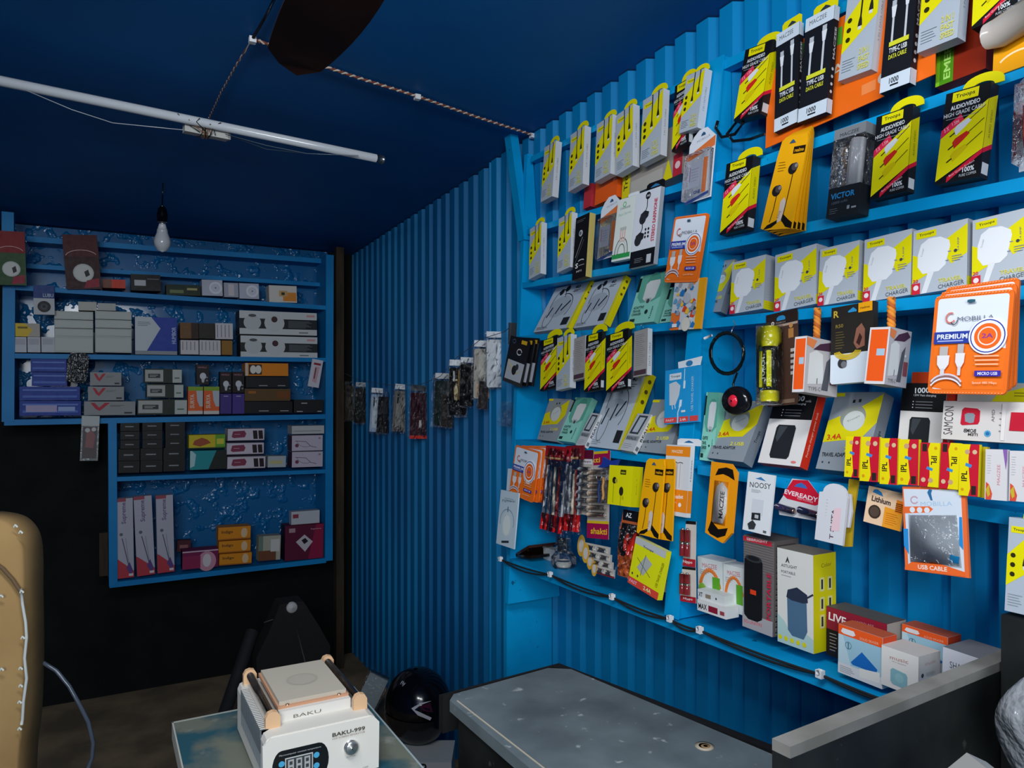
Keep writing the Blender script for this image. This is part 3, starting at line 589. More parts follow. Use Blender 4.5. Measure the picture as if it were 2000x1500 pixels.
put('storage_carton', d_instr, 'bagged box back with small grey print left of the blue charger box', 'box', (1237, 737), (1263, 739), (1229, 652), .014, 'F', .018)
def d_bluech(it):
    it.body('2196d2', '60b4e0'); f = it.Fr(); f.q(0, .02, .38, .115, 'd84848'); f.q(.44, .02, .72, .115, 'd84848'); f.q(.76, .02, 1, .115, 'd84848'); f.tx('FAST', .06, .045, .24, .04, 'f0c8c8'); f.tx('2.4A', .48, .04, .18, .045, 'f0d8d8')
    f.q(.14, .8, .5, .92, 'd0dce4'); f.tx('Troops', .18, .835, .28, .05, '404850'); f.poly([(.16, .34), (.14, .74), (.34, .77), (.48, .68), (.44, .5), (.34, .34)], 'c6cdd2'); f.line([(.24, .34), (.26, .26)], .02, 'e0e4e8'); f.line([(.32, .34), (.34, .27)], .02, 'e0e4e8')
    f.line([(.6, .98), (.59, .75)], .02, 'c8e0ec'); f.poly([(.56, .62), (.62, .62), (.63, .76), (.57, .76)], 'cfe4ee'); f.line([(.42, 0), (.42, .2), (.48, .3)], .03, 'c8e0ec'); f.poly([(.44, .28), (.52, .3), (.54, .42), (.47, .42)], 'd4e6f0'); f.tx('USB TRAVEL CHARGER', .86, .2, .62, .06, 'bfe0f0', 90, 0); f.q(.52, .19, .64, .23, 'd0dce4')
    m = it.part('hanging_tab'); m.ext([(.32 * it.W, it.H), (.95 * it.W, it.H * 1.01), (it.W, it.H * 1.17), (.3 * it.W, it.H * 1.14)], it.T, it.T + .001, 'dfe4e8'); p = it.Fr(m, it.T); p.disc(.64, 1.08, .1, '2f7cae', .06)
put('charger_carton', d_bluech, 'sky blue wall charger box hanging on the divider', 'charger box', (1297, 829), (1363, 833), (1293, 726), .008, 'F', .014)
# hanging row under the fourth shelf
GM = 'orange and white cable pouches'
for k, lab in enumerate(('frontmost of the three small orange cable pouches at the left end', 'middle of the three small orange cable pouches at the left end', 'rearmost of the three small orange cable pouches at the left end')):
    put('cable_pouch', d_mob, lab, 'cable pouch', (994 + 14 * k, 963 + 7 * k), (1041 + 11 * k, 979 - 2 * k), (1009 + 13 * k, 869 + k), .004, 'F', .04 - .009 * k, group=GM)
def fam(f):
    f.rows(.25, .82, .8, .88, 2, '7a8a98'); f.tx('Famwei', .15, .78, .7, .05, '5a6a78', 5, 0); f.disc(.5, .4, .28, 'cfdde0', .36); f.disc(.5, .38, .2, 'e4eeea', .27); f.curve(.5, .45, .38, .22, -20, 200, .03, '8aa8b8'); f.line([(.5, .62), (.5, .72)], .04, '506070'); f.line([(.3, .06), (.7, .1)], .06, '303840')
put('cable_card', d_flat, 'narrow pale blue-white card hanging at the lowest left end', 'card', (969, 1061), (1004, 1069), (981, 957), .004, 'F', .05, c='c6d8e2', art=fam)
put('cable_card', d_flat, 'thin white card edge behind the orange cable pouches', 'card', (989, 958), (998, 960), (991, 915), .004, 'F', .03, c='d0dae2')
def film_bag(m, W, H, T, key='~dfe8f0', seed=1):
    r = random.Random(seed); a, b, c = r.uniform(5, 9), r.uniform(4, 8), r.uniform(0, 6)
    def fn(s): return lambda u, v: (u * W, T * .5 + s * (T * .5 * math.sin(math.pi * u) * (.55 + .45 * math.sin(math.pi * v)) + .002 * math.sin(a * u * 3 + b * v * 4 + c)), v * H)
    def cr(f0):
        d = {}
        def g(u, v):
            x, y, z = f0(u, v); return (x + r.uniform(-.003, .003), y + r.uniform(-.0035, .0035), z + r.uniform(-.003, .003))
        return g
    n0 = len(m.sm); m.grid(cr(fn(-1)), 12, 18, key); m.sm[n0:] = [False] * (len(m.sm) - n0); m.grid(fn(1), 6, 8, key)
def d_bag(it, head='9c1420', inner='red', seed=1):
    W, H, T = it.W, it.H, it.T; m = it.part('film_sleeve'); film_bag(m, W, H * .97, T, '~dfe8f0', seed); m = it.part('header_card'); m.box((0, T * .4, H * .84), (W, T * .6, H), head); p = it.Fr(m, T * .4); p.q(0, .85, .75, .87, 'c8a868'); p.q(.1, .9, .6, .97, '7a0c14')
    r = random.Random(seed)
    for k in range(5):
        x = W * (.12 + .18 * k + r.uniform(-.03, .03)); m = it.part('pen'); c1 = {'red': ['d0d4d8', 'a8acb0', 'e8dcc0', '8c2a24', 'a8acb0'], 'dark': ['a02030', 'b0b4b8', '901c28', 'c8ccd0', '803040']}[inner][k]
        z1 = H * r.uniform(.62, .8); m.tube([(x, T * .5, H * .05), (x + W * .02, T * .5, H * .2), (x + W * r.uniform(-.05, .08), T * .5, z1)], [.0035, .0045, .0035], '!' + c1, 8)
        m = it.part('pen_cap'); m.tube([(x, T * .5, H * .03), (x + W * .02, T * .5, H * .22)], .0062, '!b81818' if k != 2 else '!5c1020', 8)
put('pen_bag', d_bag, 'clear bag of red tools with a dark red header, leftmost of the hanging bags', 'bag', (1047, 1036), (1094, 1044), (1067, 870), .02, 'F', .035, seed=1)
put('pen_bag', d_bag, 'clear bag with red caps next to the maroon-headed battery strip', 'bag', (1092, 1040), (1127, 1050), (1094, 871), .018, 'F', .028, head='7c1a24', seed=2)
def d_strip(it, head='5c1230', n=6, name='STRIP', tail=None, body='b8b0a8', cc='8c2c30'):
    W, H, T = it.W, it.H, it.T; it.main = 'card'; it.m.box((0, T - .001, 0), (W, T, H), body); p = it.Fr(it.m, T - .001); p.q(0, .84, 1, 1, head)
    if tail: p.q(0, 0, 1, .17, MG); p.q(0, .17, 1, .2, 'd8b820'); p.tx(tail, .18, .05, .75, .07, 'f0c020'); p.tx('kti', .15, .87, .4, .06, 'f0c020'); p.q(0, .97, .9, 1, 'd8b820')
    else: p.q(.05, .78, .95, .86, 'd8d4d4'); p.tx('Nippo', .15, .8, .7, .035, '4a2030')
    z0 = .23 if tail else .04; z1 = .8 if tail else .76
    for k in range(n):
        z = H * (z0 + (z1 - z0) * (k + .5) / n); m = it.part('battery'); x0, x1 = .12 * W, .9 * W; m.tube([(x0, T * .45, z), (x1, T * .45, z)], T * .36, '!' + cc, 10); m.tube([(x1, T * .45, z), (x1 + .03 * W, T * .45, z)], T * .15, '*c8ccd0', 8)
        m = it.part('blister_dome'); m.tube([(x0 - .02 * W, T * .45, z), (x0 + .3 * W, T * .42, z), (x1 + .04 * W, T * .45, z)], T * .46, '~e8e0d0', 10)
put('battery_strip', d_strip, 'maroon-headed battery strip between the clear bags and the yellow-lettered strip', 'batteries', (1119, 1003), (1144, 1012), (1118, 879), .014, 'F', .024, cc='9ca0a4')
put('battery_strip', d_strip, 'long battery strip with a magenta tail lettered in yellow', 'batteries', (1138, 1050), (1180, 1058), (1137, 883), .014, 'F', .02, head=MG, tail='shakti', cc='c0a890', n=7)
def d_keys(it):
    W, H, T = it.W, it.H, it.T; m = it.part('blue_holder'); m.ext([(.05 * W, .8 * H), (.25 * W, .86 * H), (.3 * W, H), (.6 * W, .9 * H), (W, .92 * H), (.9 * W, .82 * H), (.3 * W, .78 * H)], T * .3, T * .7, '1d3a94')
    for k in range(4):
        c = (W * (.1 + .2 * k), T * .4, H * (.62 + .06 * (k % 2))); m = it.part('ring'); m.tube([(c[0] + .011 * math.cos(q * .4), c[1] + .002 * k, c[2] + .011 * math.sin(q * .4)) for q in range(17)], .0009, '*e0e4e8', 6)
        m = it.part('strap'); r = random.Random(k); m.tube([(c[0] + .002 * math.sin(j * 2), c[1], c[2] - .011 - j * H * .085) for j in range(6)], .0034, ['1c3464', 'b8864c', '4c3a34', 'c8a070'][k], 6)
put('key_ring_bunch', d_keys, 'bunch of metal key rings with coloured straps below a blue holder', 'key rings', (1160, 992), (1202, 994), (1160, 893), .02, 'F', .04)
def d_yelbox(it):
    it.body('e4de08', 'ece630'); f = it.Fr(); f.q(.5, .78, .74, .9, '3c3a0c'); f.tx('realme', .53, .81, .18, .05, 'd8d030'); f.disc(.26, .62, .09, '201e14'); f.disc(.34, .61, .06, 'b0aa30'); f.line([(.24, .55), (.24, .05)], .012, '403c10'); f.disc(.58, .36, .09, '2c2a1c', .12); f.line([(.57, .26), (.57, 0)], .012, '403c10'); f.disc(.66, .2, .05, 'c4be10')
    r = it.R(); r.q(0, 0, 1, 1, 'cfc804'); r.tx('Buds 2', .5, .3, .4, .1, 'a8a210', 90)
put('earphone_box', d_yelbox, 'bright yellow square earphone box hanging below the large neckband carton', 'earphone box', (1186, 984), (1231, 995), (1188, 908), .03, 'F', .05)
for k, lab in enumerate(('yellow earphone pouch hanging left of the white headset box, in front', 'yellow earphone pouch half hidden behind the front one by the divider')):
    k_ = 1 - k
    put('earphone_pouch', d_pouch_ear, lab, 'earphone pouch', (1243 + 24 * k, 1042 + 8 * k), (1286 + 26 * k, 1052 + 4 * k), (1257 + 18 * k, 894 + 2 * k), .004, 'F', .045 - .012 * k, group='yellow earphone pouches left of the divider', shade=k)
def d_chilli(it):
    W, H, T = it.W, it.H, it.T; it.main = 'card'; it.m.ext([(.1 * W, 0), (W, 0), (W, H), (.15 * W, H), (0, .45 * H)], T, T + .002, 'd8672a'); p = it.Fr(it.m, T)
    p.poly([(.15, .84), (1, .84), (1, 1), (.15, 1)], '11131a'); p.poly([(0, .45), (.14, .8), (1, .8), (1, .6), (.35, .3), (.18, .3)], '1b1b1e'); p.tx('AZ', .3, .89, .28, .07, 'e8ecf0'); p.q(.14, .8, 1, .84, 'b85a30')
    for x, z in ((.4, .52), (.58, .46), (.75, .55)): m = it.part('red_plug'); m.tube([(x * W, T * .6, (z - .12) * H), (x * W + .006, T * .5, z * H), (x * W + .01, T * .6, (z + .13) * H)], [.005, .0065, .004], '!b82418', 8)
    for k in range(14): p.disc(.1 + .06 * k, .55 + .2 * ((k * 7) % 5) / 5, .02, 'e0e4e8')
    m = it.part('film_sleeve'); film_bag(m, W, H * .8, T * 2, '~e0e8f0', 5)
put('plug_pack', d_chilli, 'black and orange blister of red plugs hanging above the yellow charger pack', 'pack', (1196, 1122), (1236, 1136), (1203, 993), .01, 'F', .035)
def d_yelch(it):
    it.body('dfe014', 'e8e890'); f = it.Fr(); f.q(0, .86, 1, 1, 'bcbfc0'); f.tx('Troops', .28, .84, .34, .06, '303430'); f.poly([(.2, .4), (.42, .72), (.66, .62), (.44, .3)], 'aeb2ae'); f.line([(.16, .6), (.66, .34)], .012, '303430'); f.line([(.42, .74), (.36, .28)], .012, '303430'); f.q(0, 0, 1, .15, 'd84838'); f.tx('FAST', .05, .04, .25, .07, 'f4b0c8'); f.tx('2.4A', .52, .04, .25, .08, 'f0e8a0'); f.tx('USB TRAVEL CHARGER', .92, .22, .55, .07, '6c6c10', 80, 0); f.disc(.1, .24, .025, '404040'); f.disc(.28, .24, .025, '404040')
    it.Bt().q(0, 0, 1, 1, 'e8dc50')
put('charger_carton', d_yelch, 'lemon yellow charger box hanging tilted over the bottom shelf', 'charger box', (1226, 1137), (1286, 1158), (1251, 1053), .014, 'F', .04)
def d_ring(it):
    W, H, T = it.W, it.H, it.T; it.main = 'card'; it.m.box((0, T, 0), (W, T + .001, H), 'bcb6ae'); p = it.Fr(it.m, T); p.disc(.12, .5, .13, 'd8a838', .2); p.disc(.12, .5, .08, 'd0c8c0', .12); p.q(.25, 0, 1, .2, '8c2c34')
    for k in range(2): m = it.part('blister_dome'); m.tube([((.3 + .36 * k) * W, T * .6, .5 * H), ((.55 + .36 * k) * W, T * .6, .5 * H)], [H * .3, H * .26], '~e8e4e0', 10); m = it.part('bulb'); m.tube([((.32 + .36 * k) * W, T * .8, .5 * H), ((.5 + .36 * k) * W, T * .8, .5 * H)], .004, '*a89a90', 8)
for k, lab in enumerate(('topmost small blister card of the heap on the bottom shelf', 'second small blister card down in the heap on the bottom shelf', 'third small blister card down in the heap on the bottom shelf', 'lowest small blister card of the heap on the bottom shelf')):
    put('blister_card', d_ring, lab, 'blister card', (1123 + 9 * k, 1072 + 15 * k), (1186 + 3 * k, 1086 + 15 * k), (1124 + 9 * k, 1056 + 15 * k), .008, 'F', .0 + .006 * k, group='small blister cards heaped on the bottom shelf')

# wallet, bottle and boxes lying on the bottom shelf, far bay
m = M(); o_ = X((1030, 1092), 1.15); t_ = thing('leather_wallet', 'dark brown folded wallet lying at the far end of the bottom shelf', 'wallet', (1.15, 1.92, zbs(1.92)))
for i, (ang, c) in enumerate(((8, '!1a1210'), (26, '!3a241e'))):
    a = math.radians(ang); m = M(); L = .095; th = .008; u = Vector((0, -math.cos(a), math.sin(a))); n_ = Vector((0, math.sin(a), math.cos(a))); x = Vector((.05, 0, 0)); b0 = Vector((0, .04, .001 + .001 * i))
    m.hexa([b0 - x, b0 + x, b0 + x + u * L, b0 - x + u * L], [b0 - x + n_ * th, b0 + x + n_ * th, b0 + x + u * L + n_ * th, b0 - x + u * L + n_ * th], c); m.build('flap', t_)
m = M(); m.tube([(-.03, .0, .03), (-.04, -.02, .034)], .004, '*c8b890'); m.build('clasp', t_)
def lathe_thing(name, lab, cat, p, prof, parts):
    t = thing(name, lab, cat, p)
    for pn, key, pr in parts: m = M(); m.lathe(pr, key, n=24); m.build(pn, t)
    return t
p = X((1101, 1106), 1.15); p.z = zbs(p.y)
lathe_thing('plastic_jar', 'small clear round jar on the bottom shelf left of the blister heap', 'jar', p, None,
    [('jar_body', '~e0ecf4', [(.028, 0), (.036, .012), (.036, .03), (.024, .045), (.016, .05)]), ('lid', '~f0f4f8', [(.018, .05), (.018, .062), (.002, .064)]), ('coiled_wire', '!c8c4b8', [(.02, .004), (.024, .012), (.02, .02)])])
put('storage_carton', d_plain, 'tiny white box beside the clear jar on the bottom shelf', 'box', (1073, 1093), (1089, 1097), (1073, 1074), .03, 'X', 0, c='c8ccce') if False else None
p = X((1080, 1098), 1.18); m = M(); m.box((1.165, p.y - .02, zbs(p.y)), (1.19, p.y + .03, zbs(p.y) + .035), 'c8ccce'); tag(m.build('storage_carton'), 'tiny white box behind the clear jar on the bottom shelf', 'box')
def d_sleeve(it): m = it.part('film_sleeve'); film_bag(m, it.W, it.H, it.T, '~dfe8f0', 8); m = it.part('dark_insert'); m.box((it.W * .2, it.T * .4, it.H * .1), (it.W * .8, it.T * .6, it.H * .8), '2e3c48')
put('clear_bag', d_sleeve, 'clear bag with a dark insert hanging low behind the red-capped bags', 'bag', (1078, 1080), (1106, 1086), (1080, 1040), .02, 'F', .012)
def d_ringbox(it): it.body('d0d0cc'); f = it.Fr(); f.tx('ring', .2, .74, .6, .09, '8a8c90', 4, 0); f.q(.05, .25, .9, .27, 'a8aaac'); f.q(.2, .34, .8, .4, '9a8c80'); it.R().q(0, 0, 1, 1, 'b4b6b6')
put('storage_carton', d_ringbox, 'white box tucked against the left face of the divider on the bottom shelf', 'box', (1288, 1154), (1321, 1163), (1290, 1092), .03, 'F', -.012)
# divider: headset box and battery cards
def d_headset(it):
    it.body('d6d8da', 'dfe1e3'); f = it.Fr(); f.q(0, .84, 1, .98, 'ef8a1a'); f.q(0, .06, 1, .37, 'ef8a1a'); f.tx('MAGZEE', .25, .885, .45, .045, 'f6d8b0')
    for x in (.4, .52, .64): f.line([(x, .4), (x, .74)], .02, 'b0b2b8')
    f.curve(.42, .74, .1, .015, 0, 180, .02, '505458'); f.curve(.64, .74, .1, .015, 0, 180, .02, '505458'); f.tx('Stereo Headset', .08, .23, .76, .06, 'f4f0e8', 3); f.tx('Super bass', .08, .17, .5, .035, 'f4e0c0', 0, 0); f.disc(.72, .16, .06, 'f0f0f0')
    r = it.R(); r.q(0, 0, 1, 1, 'dcdedf'); r.q(0, .06, 1, .37, 'ef8a1a'); r.tx('Headset', .6, .5, .3, .3, '8a8c90', 90); tongue(it, .3, 1.25, .1, 'e4e6e8', '2a6a9c')
put('earphone_box', d_headset, 'white and orange headset box hanging low on the divider', 'headset box', (1293, 1003), (1340, 1012), (1301, 868), .012, 'F', .022)
def d_batt(it):
    W, H, T = it.W, it.H, it.T; it.main = 'card'; it.m.box((0, T, 0), (W, T + .001, H), 'cfc6bc'); p = it.Fr(it.m, T); p.q(0, 0, 1, .17, 'b02030'); p.tx('Nippo', .2, .05, .6, .08, 'e8d8d8'); p.q(0, .93, 1, 1, '181416')
    for x in (.3, .62): m = it.part('battery'); m.tube([(x * W, T * .4, .22 * H), (x * W, T * .4, .8 * H)], .13 * W, '!7c2428', 12); m.tube([(x * W, T * .4, .8 * H), (x * W, T * .4, .84 * H)], .06 * W, '*c8c8c8', 8); m.tube([(x * W, T * .4, .48 * H), (x * W, T * .4, .54 * H)], .133 * W, '*a09890', 12)
put('battery_card', d_batt, 'card of two dark red batteries on the divider, upper of the two', 'batteries', (1320, 1104), (1350, 1109), (1321, 1016), .012, 'F', .012, group='battery cards on the divider')
put('battery_card', d_batt, 'card of two dark red batteries on the divider, lower of the two', 'batteries', (1320, 1174), (1351, 1179), (1320, 1106), .012, 'F', .012, group='battery cards on the divider')
# ---------------------------------------------------------------- right unit, near bay
avs([
 ('black and yellow audio video carton at the left end of the near bay, top row', (1433, 237), (1482, 234), (1439, 106), .022, .012),
 ('black and yellow audio video carton at the left end of the near bay, second row', (1406, 459), (1457, 451), (1413, 323), .022, .012),
 ('black and yellow audio video carton right of the clear black power stick box', (1700, 390), (1770, 379), (1700, 234), .02, .012),
 ('large black and yellow audio video carton right of the green-lettered box, beside the red blister', (1826, 361), (1910, 356), (1826, 192), .022, .012),
 ('black and yellow audio video carton cut by the upper right corner of the photo', (1898, 57), (1984, 26), (1892, -100), .022, .03)])
for lab, BL, BR, TL, T, off in [
 ('grey and yellow cable carton between the white-tipped black cartons at the top', (1637, 159), (1700, 143), (1641, -20), .02, .022),
 ('grey and yellow cable carton over the green lettered box at the top right', (1791, 104), (1869, 78), (1795, -85), .022, .026),
 ('grey and yellow cable carton at the right edge above the dark panel', (1962, 1192), (2034, 1216), (1951, 1008), .022, .06)]:
    put('cable_carton', d_cable, lab, 'cable box', BL, BR, TL, T, 'F', off, group=G1)
GT = 'black type-c cable cartons with white ends'
put('cable_carton', d_typec, 'black white-ended cable carton, left one of the overlapping pair', 'cable box', (1512, 259), (1557, 243), (1502, 78), .012, 'F', .024, group=GT)
put('cable_carton', d_typec, 'black white-ended cable carton, right one of the overlapping pair', 'cable box', (1558, 240), (1613, 226), (1556, 49), .014, 'F', .03, group=GT)
put('cable_carton', d_typec, 'black white-ended cable carton between two grey and yellow ones', 'cable box', (1718, 183), (1776, 166), (1721, -30), .016, 'F', .024, group=GT)
def d_poster(it):
    it.main = 'sheet'; it.m.box((0, 0, 0), (it.W, it.T, it.H), 'ef6a12'); f = it.Fr(); f.poly([(0, .86), (.5, .72), (.5, .9), (0, 1)], '58a82c'); f.tx('IYA', .33, .38, .2, .12, 'f0d8c0', 8, 0); f.tx('D', .33, .12, .08, .13, 'f0d8c0', 8, 2); f.tx('IC', .36, .76, .1, .12, 'd8f0c0', 8, 0); f.q(.62, .1, .7, .2, 'f08a4a'); f.disc(.74, .18, .03, 'c8bcb4')
put('advertising_card', d_poster, 'orange advertising card with white letters behind the hanging cartons', 'poster', (1495, 290), (1826, 160), (1495, 118), .002, 'F', .003)
def d_emer(it):
    it.body('8e2408'); f = it.Fr(); f.q(0, 0, .08, 1, '78b81c'); f.q(.08, 0, .36, 1, '4c8c10'); f.tx('EMERGENCY', .3, .05, .9, .14, 'a8dc6a', 90, 2)
put('lamp_carton', d_emer, 'dark red box with a green edge lettered upright in pale green', 'box', (1827, 171), (1925, 137), (1827, 0), .03, 'F', -.022)
def d_torchcard(it):
    it.main = 'card'; W, H, T = it.W, it.H, it.T; it.m.box((0, T, 0), (W, T + .002, H), 'eca008'); p = it.Fr(it.m, T); p.curve(.6, .1, .5, .2, 60, 150, .05, 'f8e0b0'); m = it.part('lamp_head'); m.tube([(-.0 * W, 0, .62 * H), (.3 * W, 0, .6 * H), (1.1 * W, 0, .74 * H)], [.2 * H, .24 * H, .26 * H], '!b8b0a8', 16)
put('lamp_blister', d_torchcard, 'yellow card with a fat white lamp at the top right edge', 'lamp pack', (1924, 143), (2012, 112), (1926, 30), .02, 'F', .004)
def d_redpack(it):
    it.main = 'card'; W, H, T = it.W, it.H, it.T; it.m.ext([(.08 * W, 0), (W, 0), (W, H), (.3 * W, H), (0, .92 * H)], T, T + .002, 'c4ccd6'); p = it.Fr(it.m, T); p.poly([(.0, .83), (1, .9), (1, 1), (.3, 1), (0, .92)], '6a7688'); p.disc(.7, .62, .4, 'ef7a2c', .36); p.tx('DX', .45, .58, .5, .09, '8088d8'); p.rows(.1, .2, .22, .7, 7, '98a0aa')
    m = it.part('red_gadget'); m.lathe([(.05 * W, .12 * H), (.3 * W, .14 * H), (.36 * W, .3 * H), (.38 * W, .56 * H), (.2 * W, .58 * H)], '!c82838', (.75 * W, 0, 0)); m = it.part('clear_blister'); m.box((.2 * W, -.012, .02 * H), (W, T, .8 * H), '~d0dce8')
put('gadget_blister', d_redpack, 'clear blister with a red gadget at the right edge under the top shelf', 'pack', (1970, 331), (2040, 318), (1961, 144), .02, 'F', .02)
m = M(); pts = [F(q, .01) for q in ((1402, 236), (1398, 250), (1410, 268), (1435, 262), (1452, 240), (1440, 236), (1420, 262), (1432, 276), (1465, 272), (1492, 262))]
m.tube(pts, .0035, '!101418', 6); tag(m.build('black_cable'), 'loose black cable crossing behind the first black and yellow carton', 'cable')
for k, lab in enumerate(('frontmost of the yellow earphone pouches by the clear power stick box', 'second of the fanned yellow earphone pouches by the clear power stick box', 'third of the fanned yellow earphone pouches by the clear power stick box', 'rearmost of the fanned yellow earphone pouches by the clear power stick box')):
    put('earphone_pouch', d_pouch_ear, lab, 'earphone pouch', (1485 + 10 * k, 450 + 4 * k), (1543 + 9 * k, 455 + 1 * k), (1502 + 4 * k, 276 - 1 * k), .004, 'F', .036 - .007 * k, group='yellow earphone pouches in the near bay', shade=k)
def d_victor(it):
    W, H, T = it.W, it.H, it.T; it.main = 'card'; it.m.box((0, T - .002, 0), (W, T, H), '34383c'); it.m.box((0, 0, 0), (W, T, .33 * H), '1b1f24'); it.m.box((0, 0, .88 * H), (W, T, H), '7c8084'); f = it.Fr(); f.tx('MACZEE', .2, .9, .6, .04, '303438', 2, 0); f.tx('VICTOR', .1, .2, .76, .065, '2a8ac8'); f.tx('10000 mAh', .15, .14, .5, .03, '5c6470', 2, 0); f.rows(.1, .03, .4, .1, 3, '6c7278'); f.q(.66, .06, .74, .1, '8a9096'); f.q(.8, .06, .95, .08, '8a9096')
    m = it.part('power_stick'); m.tube([(.64 * W, T * .5, .34 * H), (.64 * W, T * .5, .86 * H)], .2 * W, '!c0c2c6', 16); m.tube([(.4 * W, T * .5, .34 * H), (.4 * W, T * .5, .86 * H)], .04 * W, '!a0a2a6', 8)
    m = it.part('clear_sleeve'); m.box((0, -.0005, .33 * H), (W, T - .003, .88 * H), '~a0a8b0'); m2 = it.R(it.m); 
put('power_bank_box', d_victor, 'dark clear-fronted box holding a white stick, lettered in blue', 'power bank box', (1613, 427), (1673, 423), (1613, 262), .03, 'F', .012)
GC = 'row of grey and yellow travel charger boxes'
for lab, BL, BR, TL in [
 ('first travel charger box from the left of the row, the smallest looking', (1425, 614), (1490, 609), (1425, 515)),
 ('second travel charger box from the left of the row', (1512, 610), (1593, 600), (1508, 501)),
 ('third travel charger box from the left of the row', (1597, 598), (1674, 592), (1595, 489)),
 ('fourth travel charger box from the left, above the second orange rope', (1685, 591), (1778, 579), (1685, 470)),
 ('fifth travel charger box from the left, above the big orange pouches', (1781, 577), (1888, 563), (1780, 453)),
 ('travel charger box at the right edge of the row, cut by the photo edge', (1898, 563), (2012, 547), (1896, 432))]:
    put('charger_carton', d_charger, lab, 'charger box', BL, BR, TL, .032, 'F', -.006, group=GC)
put('adapter_carton', d_adapter, 'grey and yellow travel adaptor carton leaning behind the first travel charger box', 'adaptor box', (1374, 610), (1407, 616), (1402, 510), .02, 'F', -.03, 'l', G5)
put('charger_carton', d_mint, 'mint green charger carton peeping out beside the divider on the third shelf', 'charger box', (1373, 560), (1390, 558), (1385, 512), .01, 'F', -.05, 'p', G4)
# row leaning on the fourth shelf of the near bay
put('adapter_carton', d_adapter, 'grey and yellow travel adaptor carton under the black alarm pad', 'adaptor box', (1381, 894), (1451, 904), (1424, 782), .028, 'F', -.002, 'l', G5)
put('adapter_carton', d_adapter, 'grey and yellow travel adaptor carton between the two white and black power bank boxes', 'adaptor box', (1593, 915), (1687, 924), (1633, 766), .028, 'F', -.002, 'l', G5)
put('power_bank_box', d_power, 'white and black power bank box with a red side, leaning left of the adaptor', 'power bank box', (1480, 903), (1562, 911), (1517, 766), .022, 'F', -.002, 'l')
put('power_bank_box', d_power, 'white and black power bank box behind the memory stick box', 'power bank box', (1751, 890), (1838, 896), (1768, 748), .03, 'F', -.03, 'p')
put('storage_carton', d_plain, 'orange-red box edge showing above the second power bank box', 'box', (1779, 758), (1832, 764), (1779, 727), .03, 'F', -.075, c='d8481c')
put('storage_carton', d_plain, 'grey and yellow box lying behind the memory stick box', 'box', (1868, 800), (2030, 812), (1870, 748), .03, 'F', -.05, c='a8a8a0', art=lambda f: (f.poly([(.35, 0), (.5, .6), (1, 1), (1, 0)], 'd0c40c'), f.rows(.7, .5, .9, .7, 2, '807a10')))
def d_sam(it):
    it.body('d8d2ce', 'e2dcd8'); f = it.Fr(); f.tx('SAMCON', .12, .12, .74, .1, '50484a', 90, 0); f.poly([(.2, .42), (.21, .78), (.235, .84), (.37, .82), (.4, .76), (.4, .5), (.385, .42), (.22, .38)], 'c41c34'); f.poly([(.25, .48), (.24, .66), (.27, .7), (.33, .7), (.35, .65), (.34, .46), (.3, .44)], '8c949e'); f.tx('BOMB', .24, .2, .13, .1, '3a3638', 0, 1, True); f.tx('ITEM', .29, .12, .1, .07, '3a3638', 0, 1, True); f.disc(.49, .2, .035, '5aa4cc'); f.disc(.49, .2, .02, '2870a8'); f.tx('AMD', .55, .5, .3, .03, '807878', 90, 0); f.rows(.6, .2, .63, .8, 4, '8a8284'); f.poly([(.7, .3), (.71, .75), (.95, .75), (.95, .3)], 'c41c34'); f.q(.62, .05, .66, .95, 'e4e0dc')
    it.Bt().q(0, 0, 1, 1, '948c88')
put('memory_stick_box', d_sam, 'long white box with a red memory stick picture above the yellow battery cards', 'box', (1838, 857), (2032, 878), (1840, 783), .03, 'F', .002)
# hanging row under the fourth shelf
hk = thing('corded_alarm', 'black pad with a red button on a coiled dark cord, hung from the third shelf', 'alarm', F((1430, 640), .02))
def fl(q, off=.02): return F(q, off) - hk.location
m = M()
for k in range(3): m.tube([fl((1420 + (34 - k * 1.5) * math.cos(q * .3 + k), 690 + (42 - 2 * k) * math.sin(q * .3 + k)), .018 + .004 * k) for q in range(22)], .0022, '!0e1412', 6, False)
m.tube([fl((1440, 728)), fl((1432, 750)), fl((1434, 768))], .0022, '!0e1412', 6); m.build('coiled_cord', hk)
m = M(); m.tube([fl((1433, 626)), fl((1436, 634)), fl((1430, 642)), fl((1428, 652))], .0013, '*d8dce0', 6); m.build('hook', hk)
m = M(); m.tube([fl((1376, 661)), fl((1390, 655))], .003, '!d8dce0', 6); m.build('plug_tip', hk)
c = fl((1431, 783), .03); m = M(); vs = []
m.lathe([(.004, 0), (.03, 0), (.036, .006), (.036, .016), (.028, .022), (.004, .022)], '!131316', (0, 0, 0), 22, 'x'); bo = m.build('pad', hk); bo.matrix_parent_inverse = Matrix.Identity(4); bo.location = c; bo.scale = (1, 1, .82)
m = M(); m.lathe([(.002, -.004), (.010, -.003), (.0125, 0), (.0125, .004)], '!e0243c', (0, 0, 0), 18, 'x'); bo = m.build('red_button', hk); bo.location = c
